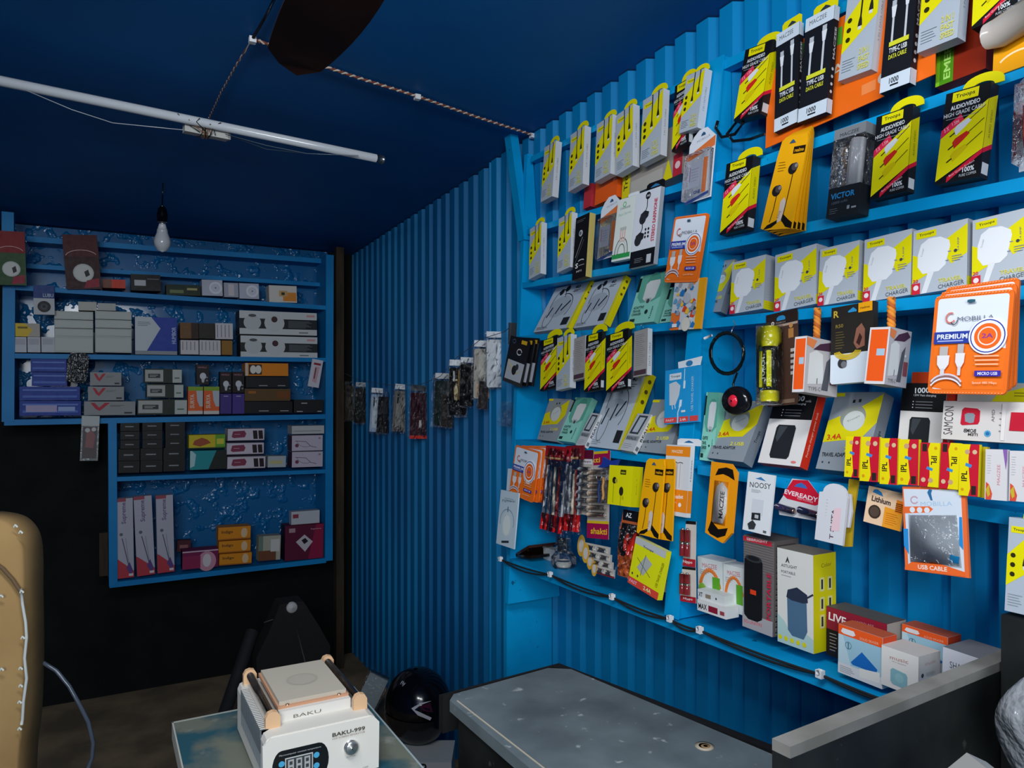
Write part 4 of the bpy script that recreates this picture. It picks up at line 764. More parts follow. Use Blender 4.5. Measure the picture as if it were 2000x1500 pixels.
def d_torch(it):
    W, H, T = it.W, it.H, it.T; it.main = 'card'; it.m.ext([(.05 * W, 0), (.95 * W, 0), (W, .04 * H), (W, .96 * H), (.95 * W, H), (.05 * W, H), (0, .96 * H), (0, .04 * H)], T, T + .0015, '4c342a'); p = it.Fr(it.m, T); p.q(0, .86, 1, 1, '2c201c'); p.q(0, .84, 1, .865, 'b09888'); p.poly([(.35, .91), (.62, .91), (.62, .94), (.55, .96), (.42, .96), (.35, .94)], '2c8cc0'); p.disc(.22, .89, .05, 'd0c8c0'); p.disc(.22, .89, .025, '2c201c'); p.tx('TORCH', .32, .875, .3, .02, '9a8c84', 0, 0)
    for k in range(5): p.q(.78, .55 - .06 * k, .9, .585 - .06 * k, 'c8c0b8')
    p.q(.72, .7, .88, .8, 'b07840'); p.disc(.8, .83, .06, 'c08850'); p.q(.1, .02, .9, .06, '7c6454')
    x = .36; m = it.part('torch_head'); m.tube([(x * W, 0, .61 * H), (x * W, 0, .66 * H), (x * W, 0, .79 * H), (x * W, 0, .82 * H)], [.18 * W, .3 * W, .3 * W, .25 * W], '!e6de10', 16)
    m = it.part('torch_body'); m.tube([(x * W, 0, .14 * H), (x * W, 0, .61 * H)], .19 * W, '!161a14', 16); m = it.part('grip_panel')
    for dx in (-.12, .12): m.box(((x + dx - .035) * W, -.2 * W, .18 * H), ((x + dx + .035) * W, -.1 * W, .56 * H), '!d8d818')
    p2 = it.Fr(m, -.2 * W); p2.tx('TORCH', x + .03, .25, .24, .1, 'b8c0a0', 90)
    m = it.part('tail_cap'); m.tube([(x * W, 0, .03 * H), (x * W, 0, .05 * H), (x * W, 0, .14 * H)], [.2 * W, .24 * W, .24 * W], '!dcd410', 16)
    m = it.part('clear_blister'); m.tube([(x * W, 0, .01 * H), (x * W, 0, .84 * H)], .33 * W, '~e0e4d8', 14)
put('torch_blister', d_torch, 'yellow and black torch on a brown blister card', 'torch', (1481, 793), (1543, 797), (1462, 619), .022, 'F', .022)
def d_strap(it):
    W, H, T = it.W, it.H, it.T; it.body('b9b4b6', 'c8c4c4'); f = it.Fr(); f.q(0, 0, 1, 1, 'd8d4d4'); f.q(.08, .05, .92, .96, 'ee5a18'); f.q(.45, .5, .85, .62, 'a8c0d0')
    r = it.R(); r.poly([(.08, .15), (.1, .7), (.3, .78), (.5, .72), (.56, .2)], 'd6d6d4'); r.poly([(.5, .08), (.62, .6), (.78, .72), (.7, .08)], '565860'); r.poly([(.2, .78), (.4, .9), (.8, .98), (.95, .9), (.7, .8)], '4a2c40'); r.poly([(.0, .85), (.2, .8), (.3, .95), (.0, .98)], 'e0804a'); r.tx('TYPE-C', .12, .04, .36, .07, '70686c', 3, 0); r.disc(.8, .55, .04, 'e8e8ea'); r.line([(.36, .18), (.36, .28)], .02, '50484a'); r.q(.75, .2, .95, .45, '8c4a50')
GS = 'orange-edged boxes hung on orange ropes'
def rope(q0, q1, off, lab):
    a, b = F(q0, off), F(q1, off); m = M()
    for k in range(3): m.tube([a + (b - a) * (i / 20) + Vector((.0035 * math.cos(i * .9 + k * 2.09), .0035 * math.sin(i * .9 + k * 2.09), 0)) for i in range(21)], .0036, '#e08828' if k else '#b85c14', 6)
    tag(m.build('orange_rope'), lab, 'rope')
put('gadget_box', d_strap, 'orange-edged grey box hanging left of the black earphone bag', 'box', (1547, 766), (1570, 767), (1548, 659), .085, 'F', .05, group=GS)
put('gadget_box', d_strap, 'orange-edged grey box hanging right of the black earphone bag', 'box', (1688, 749), (1727, 753), (1694, 640), .055, 'F', .06, group=GS)
rope((1597, 603), (1595, 662), .012, 'short orange rope holding the left orange-edged box')
rope((1741, 582), (1741, 652), .03, 'short orange rope holding the right orange-edged box')
def d_r50(it):
    W, H, T = it.W, it.H, it.T; it.main = 'pouch'; it.m.box((0, 0, .38 * H), (W, T, H), '26231f'); it.m.ext([(0, .03 * H), (.04 * W, 0), (W, 0), (W, .38 * H), (0, .38 * H)], 0, T, 'cdd6de'); f = it.Fr(); f.tx('R', .06, .86, .13, .09, 'c8a838', 0, 2); f.tx('R50', .12, .72, .18, .045, '9a8438', 2, 0); f.rows(.12, .44, .36, .68, 7, '6c5c30'); f.poly([(.66, .88), (.98, .88), (.98, 1), (.66, 1)], 'e8a010'); f.tx('realme', .7, .92, .22, .03, '6a3c08'); f.poly([(.56, .5), (.62, .68), (.74, .74), (.82, .66), (.82, .45), (.64, .42)], '8a5a48'); f.poly([(.62, .5), (.7, .62), (.76, .56), (.7, .46)], '3a201c'); f.poly([(.42, .9), (.62, .9), (.62, .92), (.54, .96), (.42, .92)], '2c8cc0')
    f.disc(.3, .26, .11, '2c2e32'); f.disc(.34, .24, .07, '6a6c70')
    for k in range(5): f.curve(.42, .42, .32 - .03 * k, .12 - .015 * k, 190, 350, .018, 'd8b818')
put('earphone_pouch', d_r50, 'black and white earphone bag with a bright cord between the two orange ropes', 'earphone pouch', (1621, 751), (1704, 748), (1619, 603), .012, 'F', .035)
for k, lab in enumerate(('large orange and white cable pouch, frontmost of the big stack at right', 'large orange cable pouch in the middle of the big stack, edge showing', 'large orange cable pouch at the back of the big stack, edge showing at right')):
    put('cable_pouch', d_mob, lab, 'cable pouch', (1811 + 14 * k, 768 - 4 * k), (1965 + 9 * k, 773 - 6 * k), (1825 + 8 * k, 579 - 8 * k), .004, 'F', .07 - .012 * k, group='big orange and white cable pouches')
def d_maczee(it):
    it.main = 'pouch'; W, H, T = it.W, it.H, it.T; it.m.ext([(0, .08 * H), (.4 * W, .03 * H), (.7 * W, 0), (W, .15 * H), (W, .9 * H), (.75 * W, H), (0, H)], 0, T, '!f29a14'); f = it.Fr(); f.poly([(.2, .83), (.3, .92), (.6, .95), (.85, .93), (.95, .8), (.7, .84), (.5, .86)], '14100c'); f.poly([(.1, .12), (.2, .08), (.5, .05), (.78, .1), (.85, .2), (.5, .16), (.2, .25)], '14100c')
    f.poly([(.25, .24), (.22, .5), (.3, .7), (.5, .76), (.72, .68), (.75, .4), (.65, .24)], 'd8d4d0'); f.tx('MACZEE', .62, .3, .34, .16, '403c3c', 90)
    m = it.part('clear_window'); m.grid(lambda u, v: ((.2 + .55 * u) * W, -.001 - .006 * math.sin(3.1416 * u) * math.sin(3.1416 * v), (.22 + .55 * v) * H), 8, 8, '~f0f0f0')
put('cable_pouch', d_maczee, 'bright orange curled pouch with black corners hanging right of the divider', 'pouch', (1376, 1052), (1427, 1062), (1394, 902), .006, 'F', .04)
def a_noosy(f):
    f.poly([(.3, .9), (.7, .88), (.6, .91), (.5, .94), (.42, .92)], '3a7ab0'); f.tx('NOOSY', .12, .74, .78, .09, '2c3034', 3, 0); f.rows(.2, .66, .6, .72, 3, 'a0a4a8'); f.q(.28, .3, .7, .56, 'd0d4d8'); f.poly([(.3, .2), (.3, .32), (.62, .34), (.64, .22)], '24282c'); f.q(.42, .24, .56, .3, 'b8bcc0'); f.poly([(.18, .12), (.25, .03), (.45, .05), (.5, .14), (.36, .2)], '34383c'); f.q(.78, .03, .9, .07, '606468')
put('sim_adapter_card', d_flat, 'white card with black handwritten-style lettering and two sim trays', 'card', (1450, 1034), (1502, 1045), (1464, 921), .004, 'F', .03, c='dfe2e4', art=a_noosy)
def d_ever(it):
    it.main = 'card'; W, H, T = it.W, it.H, it.T; it.m.ext([(0, .28 * H), (.05 * W, 0), (.95 * W, 0), (W, .2 * H), (W, .45 * H), (.9 * W, .6 * H), (.62 * W, H), (.28 * W, H), (.1 * W, .5 * H)], T, T + .0015, 'd0d0d2'); f = it.Fr(it.m, T); f.poly([(.1, .55), (.3, .97), (.62, 1), (.92, .6), (.95, .46), (.8, .38), (.2, .45)], 'cc1834'); f.tx('EVEREADY', .13, .58, .72, .12, 'f0e0e4', -6); f.tx('RED POWER', .42, .48, .34, .05, 'e8b0b8', -6, 0); f.poly([(.34, .8), (.62, .78), (.58, .86), (.48, .92), (.38, .86)], '3a6ab0')
    for x0, c in ((.02, '!302848'), (.52, '!1c2038')): m = it.part('battery'); m.tube([(x0 * W, T * .5, .22 * H), ((x0 + .38) * W, T * .5, .16 * H)], .09 * H, c, 12); m.tube([((x0 + .38) * W, T * .5, .16 * H), ((x0 + .42) * W, T * .5, .155 * H)], .045 * H, '*d8b8a8', 8)
put('battery_card', d_ever, 'white card of two batteries under a red badge reading EVEREADY', 'batteries', (1509, 1004), (1600, 1022), (1513, 931), .012, 'F', .016)
def a_tshirt(f): f.tx('T SHITA', .66, .08, .62, .14, '5a4650', 90, 3); f.poly([(.55, .25), (.85, .28), (.85, .75), (.6, .72)], 'e6c4ca'); f.rows(.3, .5, .36, .9, 6, 'c0b8bc')
put('earphone_pouch', d_flat, 'white translucent pouch with a round hanging disc and pink print', 'pouch', (1591, 1053), (1645, 1068), (1598, 960), .005, 'F', .045, c='d3d4d8', pts=[(0, 0), (1, 0), (1, .97)] + [(.55 + .42 * math.cos(q * .35), 1.02 + .2 * math.sin(q * .35)) for q in range(10)] + [(0, 1)], art=a_tshirt, main='pouch')
put('hanging_pouch', d_flat, 'crumpled white pouch behind the one with the round disc', 'pouch', (1640, 1030), (1660, 1036), (1643, 962), .004, 'F', .035, c='c8c8cc', pts=[(0, 0), (.9, .05), (1, .5), (.7, 1), (0, 1)], art=lambda f: f.rows(.1, .2, .7, .8, 8, 'c89098'), main='pouch')
put('hanging_pouch', d_flat, 'mustard yellow pouch rearmost behind the white disc-topped pouch', 'pouch', (1646, 1068), (1664, 1074), (1648, 934), .004, 'F', .024, c='b89a20', pts=[(0, 0), (.9, .03), (.8, .5), (1, 1), (0, 1)], main='pouch')
def a_lith(f):
    f.poly([(.52, 0), (1, 0), (1, .5), (.52, .55)], 'ee9c28'); f.poly([(.8, .45), (1, .45), (1, .78), (.8, .8)], 'e88018'); f.rows(.58, .08, .92, .42, 6, 'c86814'); f.disc(.27, .34, .17, '3a2c24'); f.disc(.27, .34, .13, '54443a'); f.tx('Lithium', .14, .62, .52, .15, '3a3034', -2, 2); f.poly([(.14, .86), (.44, .8), (.38, .9), (.26, .96), (.18, .94)], '2c7ab4')
    for k in range(5): f.line([(.8, .5 + .05 * k), (.98, .5 + .05 * k)], .02, '7a3c0c')
put('battery_card', d_flat, 'small peach and orange card with one coin battery', 'batteries', (1686, 1018), (1757, 1042), (1694, 948), .004, 'F', .02, c='ecc8a4', art=a_lith)
def d_clearbag(it):
    it.main = 'pouch'; W, H, T = it.W, it.H, it.T; it.m.ext([(0, .02 * H), (W, 0), (W, H), (0, H)], 0, T, 'ee7038'); f = it.Fr(); f.poly([(.06, .06), (.94, .04), (.94, .96), (.02, .97)], 'd4dce6'); f.poly([(.1, .1), (.9, .1), (.86, .68), (.12, .66)], '9ca2a8'); f.tx('MOBILLA', .3, .77, .5, .05, 'a4c4dc', 2, 0); f.curve(.2, .84, .06, .04, 30, 330, .02, 'c8a0a8'); f.poly([(.02, .68), (.44, .7), (.5, .74), (.44, .77), (.02, .76)], 'ec6c34')
    for k in range(3): f.disc(.16 + .12 * k, .725, .045, 'dfe4ea')
    f.poly([(.0, .05), (.12, .12), (.5, .14), (.95, .06), (.95, .01), (0, .02)], 'f06a2c'); f.tx('USB CABLE', .22, .045, .46, .05, 'f4dcd0', 0, 3); f.poly([(.0, .3), (.08, .2), (.08, .5), (0, .5)], '2c8cd0'); f.poly([(.88, .35), (.94, .3), (.94, .66), (.9, .66)], '2c8cd0'); f.poly([(.42, .93), (.47, .84), (.5, .84), (.48, .92), (.5, .96), (.45, .97)], '2c6c9c'); f.poly([(.72, .16), (.86, .14), (.88, .22), (.74, .24)], '1c8cc0')
    m = it.part('clear_window'); m.grid(lambda u, v: ((.1 + .78 * u) * W, -.0015 - .008 * math.sin(3.1416 * u) * math.sin(3.1416 * v), (.12 + .55 * v) * H), 10, 12, '~e8f0f4')
put('cable_pouch', d_clearbag, 'orange-bordered pouch with an empty-looking grey window hanging near right', 'pouch', (1768, 1116), (1893, 1133), (1758, 950), .005, 'F', .045)
def a_ipl(up):
    def g(f):
        def t(pts): return pts if up else [(1 - a, 1 - b) for a, b in pts]
        f.poly(t([(.38, 0), (1, 0), (1, 1), (.5, 1)]), 'c81830'); f.poly(t([(0, 0), (.5, 0), (.6, .15), (.5, .5), (.45, .8), (.55, 1), (0, 1)]), 'ead808')
        if up: f.tx('IPL', .42, .28, .2, .3, '241c10', 90)
        else: f.tx('IPL', .58, .7, .2, .3, '241c10', -90)
        f.poly(t([(.3, .58), (.6, .54), (.66, .6), (.5, .62), (.34, .64)]), '3a8cc8'); p = t([(.4, .85), (.78, .85)]); f.disc(p[0][0], p[0][1], .13, 'c8a078'); f.disc(p[1][0], p[1][1], .12, 'd8b890'); q = t([(.2, .12)])[0]; f.disc(q[0], q[1], .08, 'd89c10'); f.poly(t([(.66, .03), (.9, .03), (.9, .2), (.66, .2)]), '2c2420')
    return g
GI = 'yellow and red battery cards lettered IPL'
for lab, BL, BR, TL, up in [
 ('first yellow and red battery card from the left of the strip', (1649, 931), (1677, 935), (1649, 852), 1), ('second yellow and red battery card from the left of the strip', (1679, 939), (1715, 944), (1678, 853), 1),
 ('third yellow and red battery card from the left of the strip', (1718, 945), (1752, 949), (1716, 856), 1), ('fourth yellow and red battery card from the left of the strip', (1754, 946), (1793, 950), (1753, 858), 1),
 ('upside-down battery card between the fourth upright one and another upside-down one', (1795, 949), (1832, 954), (1796, 864), 0), ('upside-down battery card next to the last upright one of the strip', (1834, 953), (1871, 958), (1836, 864), 0),
 ('last upright yellow and red battery card beside the pale bulb cards', (1872, 967), (1910, 971), (1874, 867), 1)]:
    put('battery_card', d_flat, lab, 'batteries', BL, BR, TL, .006, 'F', .05, group=GI, c='ead808', art=a_ipl(up))
put('battery_card', d_flat, 'narrow plain yellow card edge between the battery strip and the pale bulb cards', 'card', (1908, 971), (1923, 973), (1912, 872), .006, 'F', .04, c='b8a410')
def a_naq(f): f.poly([(.05, 0), (.3, 0), (.35, .12), (.2, .3), (.05, .35)], 'd8503a'); f.poly([(.05, .2), (.2, .3), (.25, .1), (.15, .05)], 'c8b030'); f.poly([(.6, 1), (.8, 1), (.95, .6), (1, .8), (1, 1)], '8a60a8'); f.tx('MAGZEE', .7, .3, .4, .14, 'd890a0', 90, 0); f.rows(.1, .5, .3, .9, 8, 'a8a8b0')
put('cable_card', d_flat, 'pale card with a purple corner, left of the pair at the right edge', 'card', (1923, 975), (1966, 979), (1924, 877), .006, 'F', .055, group='pale cards at the right edge', c='d8d4d4', art=a_naq)
put('cable_card', d_flat, 'pale card with a purple corner, cut by the right photo edge', 'card', (1970, 978), (2018, 984), (1968, 880), .006, 'F', .055, group='pale cards at the right edge', c='d8d4d4', art=a_naq)
# ---------------------------------------------------------------- bottom shelf, near bay
def on(name, draw, lab, cat, BL, BR, TL, T, x, group=None, pl='X', **kw): return put(name, draw, lab, cat, BL, BR, TL, T, ('X', x), 0, 'p', group, **kw)
def d_naq(it):
    it.body('d6dcda', 'e0e4e2'); f = it.Fr(); f.curve(.5, .2, .42, .55, 20, 160, .12, 'e87c30'); f.q(.6, .2, .9, .62, '5aa428'); f.disc(.18, .3, .16, '8cbc40'); f.poly([(.0, .1), (.3, .12), (.2, .24), (.0, .22)], '303438'); f.tx('MAGZEE', .2, .78, .6, .1, 'c87880', 3, 0); f.rows(.1, .62, .5, .74, 3, '8a908c')
    it.R().q(0, 0, 1, 1, 'c4cac8')
on('bulb_carton', d_naq, 'white carton with an orange arc and green print beside the divider', 'carton', (1364, 1172), (1412, 1184), (1365, 1087), .04, 1.12, 'arched-print cartons behind the slim white boxes')
on('bulb_carton', d_naq, 'white carton with an orange arc beside the tall black speaker box', 'carton', (1414, 1190), (1456, 1202), (1414, 1101), .04, 1.12, 'arched-print cartons behind the slim white boxes')
on('storage_carton', d_plain, 'slim white box lying on another slim box right of the divider', 'box', (1363, 1169), (1415, 1182), (1363, 1150), .03, 1.092, c='cfd3d2', art=lambda f: (f.q(.3, .3, .5, .7, '8a7a68'), f.tx('XT', .04, .3, .15, .45, '303438'), f.disc(.7, .5, .03, '404448')))
on('storage_carton', d_plain, 'slim white box marked MAX standing on the shelf right of the divider', 'box', (1362, 1191), (1418, 1209), (1362, 1170), .035, 1.083, c='dcdcda', art=lambda f: (f.tx('MAX', .05, .2, .3, .5, '24282c', 3), f.q(.4, .2, .72, .75, '8c1c34'), f.q(.8, .25, .95, .6, '9c4048')))
def d_sb(it):
    it.body('6e6866', '5c5856'); f = it.Fr()
    for k in range(40): f.q(0, .62 + .009 * k, 1, .622 + .009 * k, ['8c8684', '54504e', 'a8a2a0'][k % 3])
    f.q(0, .94, .95, .99, 'c83040'); f.tx('SBBRIGHT', .12, .95, .7, .028, 'f0d0d0', 3); f.q(0, 0, 1, .16, 'a8a4a6'); f.tx('SG-UNIT93', .05, .05, .6, .035, 'd83040', 3, 0)
    f.poly([(.06, .14), (.06, .74), (.12, .78), (.6, .78), (.66, .74), (.66, .14), (.5, .1), (.2, .1)], '15161a'); f.disc(.36, .765, .28, '32363a', .09); f.disc(.36, .77, .2, '1a1c20', .06); f.q(.26, .38, .46, .43, 'e0401c'); f.tx('PORTABLE', .94, .16, .5, .14, 'c02848', 90, 2)
    r = it.R(); r.q(0, 0, 1, 1, '5c5654')
    for k in range(50): r.q(.05, .02 + .019 * k, .6 + .35 * ((k * 7) % 5) / 5, .026 + .019 * k, ['a49e9c', '2a2624', '8c8684'][k % 3])
on('speaker_box', d_sb, 'tall grey striped box picturing a black cylindrical speaker', 'speaker box', (1452, 1222), (1511, 1244), (1454, 1044), .065, 1.10)
def d_ast(it):
    it.body('dcdad4', '7c766e'); f = it.Fr(); f.poly([(0, 0), (1, 0), (1, .14), (.7, .2), (.4, .12), (.2, .24), (0, .3)], 'b0ccc8'); f.poly([(.3, .16), (.28, .52), (.36, .58), (.72, .58), (.82, .54), (.84, .2), (.74, .11), (.42, .11)], '4c6c88'); f.poly([(.26, .5), (.3, .58), (.56, .63), (.84, .58), (.86, .5), (.72, .48), (.4, .48)], '2c3448'); f.line([(.84, .55), (1, .6)], .04, '2c3448'); f.poly([(.24, .86), (.3, .93), (.36, .86), (.32, .87), (.3, .89), (.28, .87)], '303438'); f.tx('ASTLIGHT', .12, .81, .45, .03, '404448', 2, 0); f.tx('PORTABLE', .12, .745, .4, .028, '606468', 2, 0); f.q(.12, .72, .4, .725, '909498')
    for k in range(5): f.disc(.08 + .17 * k, .06, .055, 'dcd41c')
    r = it.R(); r.q(0, 0, 1, 1, 'd6cc08'); r.tx('Color', .35, .86, .45, .04, '6c6410', 3, 0)
    for i in (.28, .62):
        for z in (.62, .42, .24): r.q(i, z, i + .2, z + .14, 'dcd890'); r.q(i + .06, z + .02, i + .14, z + .12, '24282c')
on('speaker_box', d_ast, 'white speaker box with a yellow side and a blue-grey speaker picture', 'speaker box', (1519, 1252), (1589, 1275), (1522, 1070), .06, 1.10)
def d_live(it):
    it.body('8c1c30', '58544e'); f = it.Fr(); f.poly([(0, 0), (1, 0), (1, .5), (.35, .5), (.3, .55), (0, .55)], '1a1416'); f.tx('LIVE', .04, .74, .3, .16, 'f0e0e0', -3); f.rows(.06, .1, .2, .5, 6, '9c9498'); f.tx('WIRELESS', .5, .84, .3, .05, 'c89090', 2, 0); it.R().q(0, 0, 1, 1, 'a49c94')
on('earphone_box', d_live, 'dark red box lettered LIVE behind the orange-topped boxes', 'box', (1614, 1278), (1732, 1320), (1615, 1184), .05, 1.13)
def d_ers(it):
    it.body('dadada', 'c05a38'); f = it.Fr(); f.q(0, .22, 1, .82, '9cc4d4'); f.poly([(0, .22), (.3, .22), (.1, .82), (0, .82)], 'bcd4dc'); f.q(0, .8, 1, 1, 'ee5a20'); f.poly([(.06, .86), (.12, .83), (.34, .83), (.4, .87), (.36, .94), (.1, .94)], 'e4e0e0'); f.poly([(.3, .3), (.55, .58), (.9, .34), (.86, .26), (.34, .26)], '1868b8'); f.q(0, 0, 1, .22, 'd8d8da'); f.poly([(.5, .06), (.95, .1), (.95, .3), (.5, .24)], 'e4e2da'); f.tx('SOLID ERASER', .5, .82, .42, .05, 'f4b898', 2, 0); f.curve(.24, .62, .07, .07, 0, 360, .015, '6c8c9c'); f.line([(.24, .55), (.24, .68)], .02, '4c6c7c'); f.rows(.05, .03, .42, .18, 4, 'a0a4a8')
    r = it.R(); r.q(0, 0, 1, 1, 'cfcac6'); r.q(0, .8, 1, 1, 'd8481c'); r.q(.3, .68, .7, .76, '303438')
on('eraser_box', d_ers, 'orange-topped white box picturing a blue wedge on pale blue', 'box', (1637, 1312), (1723, 1345), (1639, 1218), .035, 1.085)
on('eraser_box', d_ers, 'orange-topped white box standing behind the small white music box', 'box', (1761, 1290), (1850, 1322), (1762, 1218), .035, 1.16)
def d_music(it):
    it.body('e4e0da', 'cfcac4'); f = it.Fr(); f.tx('music', .24, .72, .5, .09, 'b87870', 3, 0); f.tx('Mini Speaker', .3, .66, .4, .035, '9a8c88', 2, 0); f.poly([(.26, .18), (.26, .46), (.32, .52), (.68, .48), (.72, .42), (.72, .14), (.66, .1), (.32, .12)], '86b4bc'); f.disc(.5, .32, .12, '94c0c6')
    r = it.R(); r.q(0, 0, 1, 1, 'd6d2cc'); r.tx('music', .3, .74, .5, .08, 'c09890', 3, 0)
    for z in (.52, .36, .2): r.disc(.18, z, .06, '303438'); r.rows(.34, z - .05, .8, z + .05, 3, 'a8a4a0')
on('speaker_box', d_music, 'small white cube box with a pale blue picture, nearest on the bottom shelf', 'speaker box', (1721, 1336), (1793, 1365), (1721, 1259), .055, 1.082)
def d_sharp(it): it.body('d2d2d8', '7c7c80'); f = it.Fr(); f.tx('SHARP EYES', .14, .72, .6, .1, '505660', 3, 0); f.tx('Desk lamp', .3, .6, .3, .05, '8a9098', 0, 0)
on('storage_carton', d_sharp, 'white box lettered SHARP EYES partly behind the dark panel', 'box', (1838, 1392), (1948, 1440), (1839, 1262), .07, 1.12)

# ---------------------------------------------------------------- phone cases strung along the wall
def d_case(it, c='!301418', c2=None, art=None, head='dfe2e6', top=.14, seed=1, foot=None):
    W, H, T = it.W, it.H, it.T; z1 = H * (1 - top)
    m = it.part('phone_case'); r_ = .09 * W; pts = []
    for cx, cz, a in ((W - r_, .03 * H + r_, -90), (W - r_, z1 - r_, 0), (r_, z1 - r_, 90), (r_, .03 * H + r_, 180)):
        for k in range(4): q = math.radians(a + 30 * k); pts.append((cx + r_ * math.cos(q), cz + r_ * math.sin(q)))
    m.ext(pts, T * .35, T * .8, c); f = P(m, lambda a, b, e: (a, T * .35 - e, b), W, H)
    if c2: f.poly([(.16, .12), (.85, .12), (.85, .8 - top * .2), (.16, .8 - top * .2)], c2)
    if art: art(f)
    else: f.poly([(.2, .6), (.32, .6), (.34, .78), (.2, .8)], '0a0a0c'); f.disc(.27, .74, .04, '8a8e94')
    if head: m = it.part('header_card'); m.box((0, T * .5 - .0006, H * (1 - top * .75)), (W, T * .5 + .0006, H), head)
    m = it.part('film_sleeve'); film_bag(m, W * 1.22, H * .98, T * 1.3, '~dfe8f0', seed); m.v = [(x - .11 * W, y - .001, z - .01 * H) for x, y, z in m.v]
    if foot: m = it.part('foot_strip'); m.box((0, T * .3, -.01 * H), (W, T * .7, .05 * H), foot)
GP = 'phone cases in clear film strung along the corrugated wall'
def gold(f): f.q(.5, .3, .85, .82, '8a6a20'); f.poly([(.3, .3), (.45, .28), (.5, .45), (.44, .6), (.34, .58), (.26, .45)], 'c8b890'); f.disc(.4, .64, .07, 'c8b890'); f.curve(.4, .45, .16, .1, 0, 350, .02, '201810'); f.poly([(.2, .62), (.3, .62), (.3, .8), (.2, .8)], 'b8bcc0')
def peach(f): f.poly([(.12, .06), (.86, .06), (.86, .28), (.12, .28)], 'd8a880'); f.disc(.45, .17, .12, 'b08060', .16); f.q(.2, .34, .8, .8, 'b4b4aa'); f.curve(.5, .35, .2, .08, 0, 360, .03, '8c8070')
def maroon(f): f.poly([(.42, .2), (.52, .2), (.55, .25), (.52, .34), (.44, .34)], 'c8c4c0')
def teal(f): f.poly([(.5, .1), (.8, .1), (.84, .3), (.6, .35), (.45, .22)], '506860'); f.disc(.7, .18, .1, '8a9088')
rows = [
 ('dark film-wrapped phone case at the far left end of the string', (657, 806), (686, 808), (654, 722), dict(c='!1c1816', head='98a0a6')),
 ('thin crinkled phone case second from the left end of the string', (672, 822), (692, 824), (668, 742), dict(c='!403c34', head=None)),
 ('mottled green-black phone case below a wide white header', (692, 828), (724, 832), (689, 746), dict(c='!1e221e', head='a8aeb2')),
 ('pale blue phone case edge beside a black one', (722, 846), (744, 848), (722, 757), dict(c='!9cb4cc', c2='c4d0d8')),
 ('black phone case right of the pale blue one', (736, 848), (762, 850), (738, 762), dict(c='!16181f', head=None)),
 ('grey translucent phone case with a white header, in the dip of the string', (766, 845), (792, 848), (768, 749), dict(c='!6c6a68', c2='84827e')),
 ('wide maroon phone case with an orange-red strip at its foot', (801, 856), (841, 858), (800, 752), dict(c='!3a1420', art=maroon, head='404850', foot='c83020')),
 ('dark teal patterned phone case behind the black and gold one', (848, 834), (901, 838), (846, 728), dict(c='!22302e', art=teal, head='c8ccd0')),
 ('black and gold printed phone case with a figure', (878, 814), (911, 816), (873, 702), dict(c='!0e0d0c', art=gold)),
 ('plain black phone case between the gold one and the peach one', (898, 795), (927, 797), (897, 697), dict(c='!101114')),
 ('grey and peach phone case left of the mirror silver one', (926, 782), (972, 784), (924, 664), dict(c='!a8a49c', art=peach)),
 ('dark marbled phone case hanging low between the teal one and the maroon one', (862, 836), (884, 838), (860, 760), dict(c='!34302a', head=None)),
 ('dark glossy phone case low behind the grey and peach one', (934, 800), (952, 802), (934, 735), dict(c='!2a1e1a', head=None)),
 ('mirror silver phone case at the right end of the string', (952, 760), (992, 763), (943, 647), dict(c='!c8ccd0', head='d8dce0', art=lambda f: f.poly([(.3, .3), (.6, .8), (.8, .8), (.5, .3)], '!e4e8ec')))]
for k, (lab, BL, BR, TL, kw) in enumerate(rows):
    put('phone_case_pack', d_case, lab, 'phone case', BL, BR, TL, .016, 'cam', 1.205 - .004 * (k % 3) - (.02 if k in (3, 6, 8) else .0), 'p', GP, seed=k + 3, **kw)
s_ = [(654, 720), (700, 742), (760, 752), (820, 752), (860, 735), (890, 700), (940, 662), (985, 648), (1000, 636)]
m = M(); m.tube([X(q, 1.2) for q in s_], .0012, '#4c5054', 6); tag(m.build('hanging_string'), 'thin string sagging along the corrugated wall with the phone cases on it', 'string')
for lab, BL, BR, TL, sd in [('empty crumpled clear bag hanging beside the side panel, below the black pouches', (972, 830), (1002, 836), (978, 782), 5)]:
    put('clear_bag', lambda it: film_bag(it.m, it.W, it.H, it.T, '~e8f0f8', 5), lab, 'bag', BL, BR, TL, .02, 'cam', 1.17, 'p')
put('gadget_pouch', d_flat, 'dark crumpled tuft of film at the top of the string by the shelf unit', 'bag', (994, 672), (1010, 674), (992, 630), .01, 'cam', 1.15, 'p', c='!34383c')
# ---------------------------------------------------------------- goods on the rear unit
def b(name, lab, cat, x0, y0, x1, y1, T=.09, d=0.0, draw=d_plain, group=None, skew=0, **kw):
    return put(name, draw, lab, cat, (x0, y1), (x1, y1 + skew), (x0, y0), T, ('Y', FY + .005 + d), 0, 'p', group, **kw)
def arts(*fs):
    return lambda f: [g(f) for g in fs]
def dsc(x, z, r, c, ry=None): return lambda f: f.disc(x, z, r, c, ry)
def qq(a, b_, c, d, k): return lambda f: f.q(a, b_, c, d, k)
def tt(t, x, z, w_, h, c, rot=0, bd=1): return lambda f: f.tx(t, x, z, w_, h, c, rot, bd)
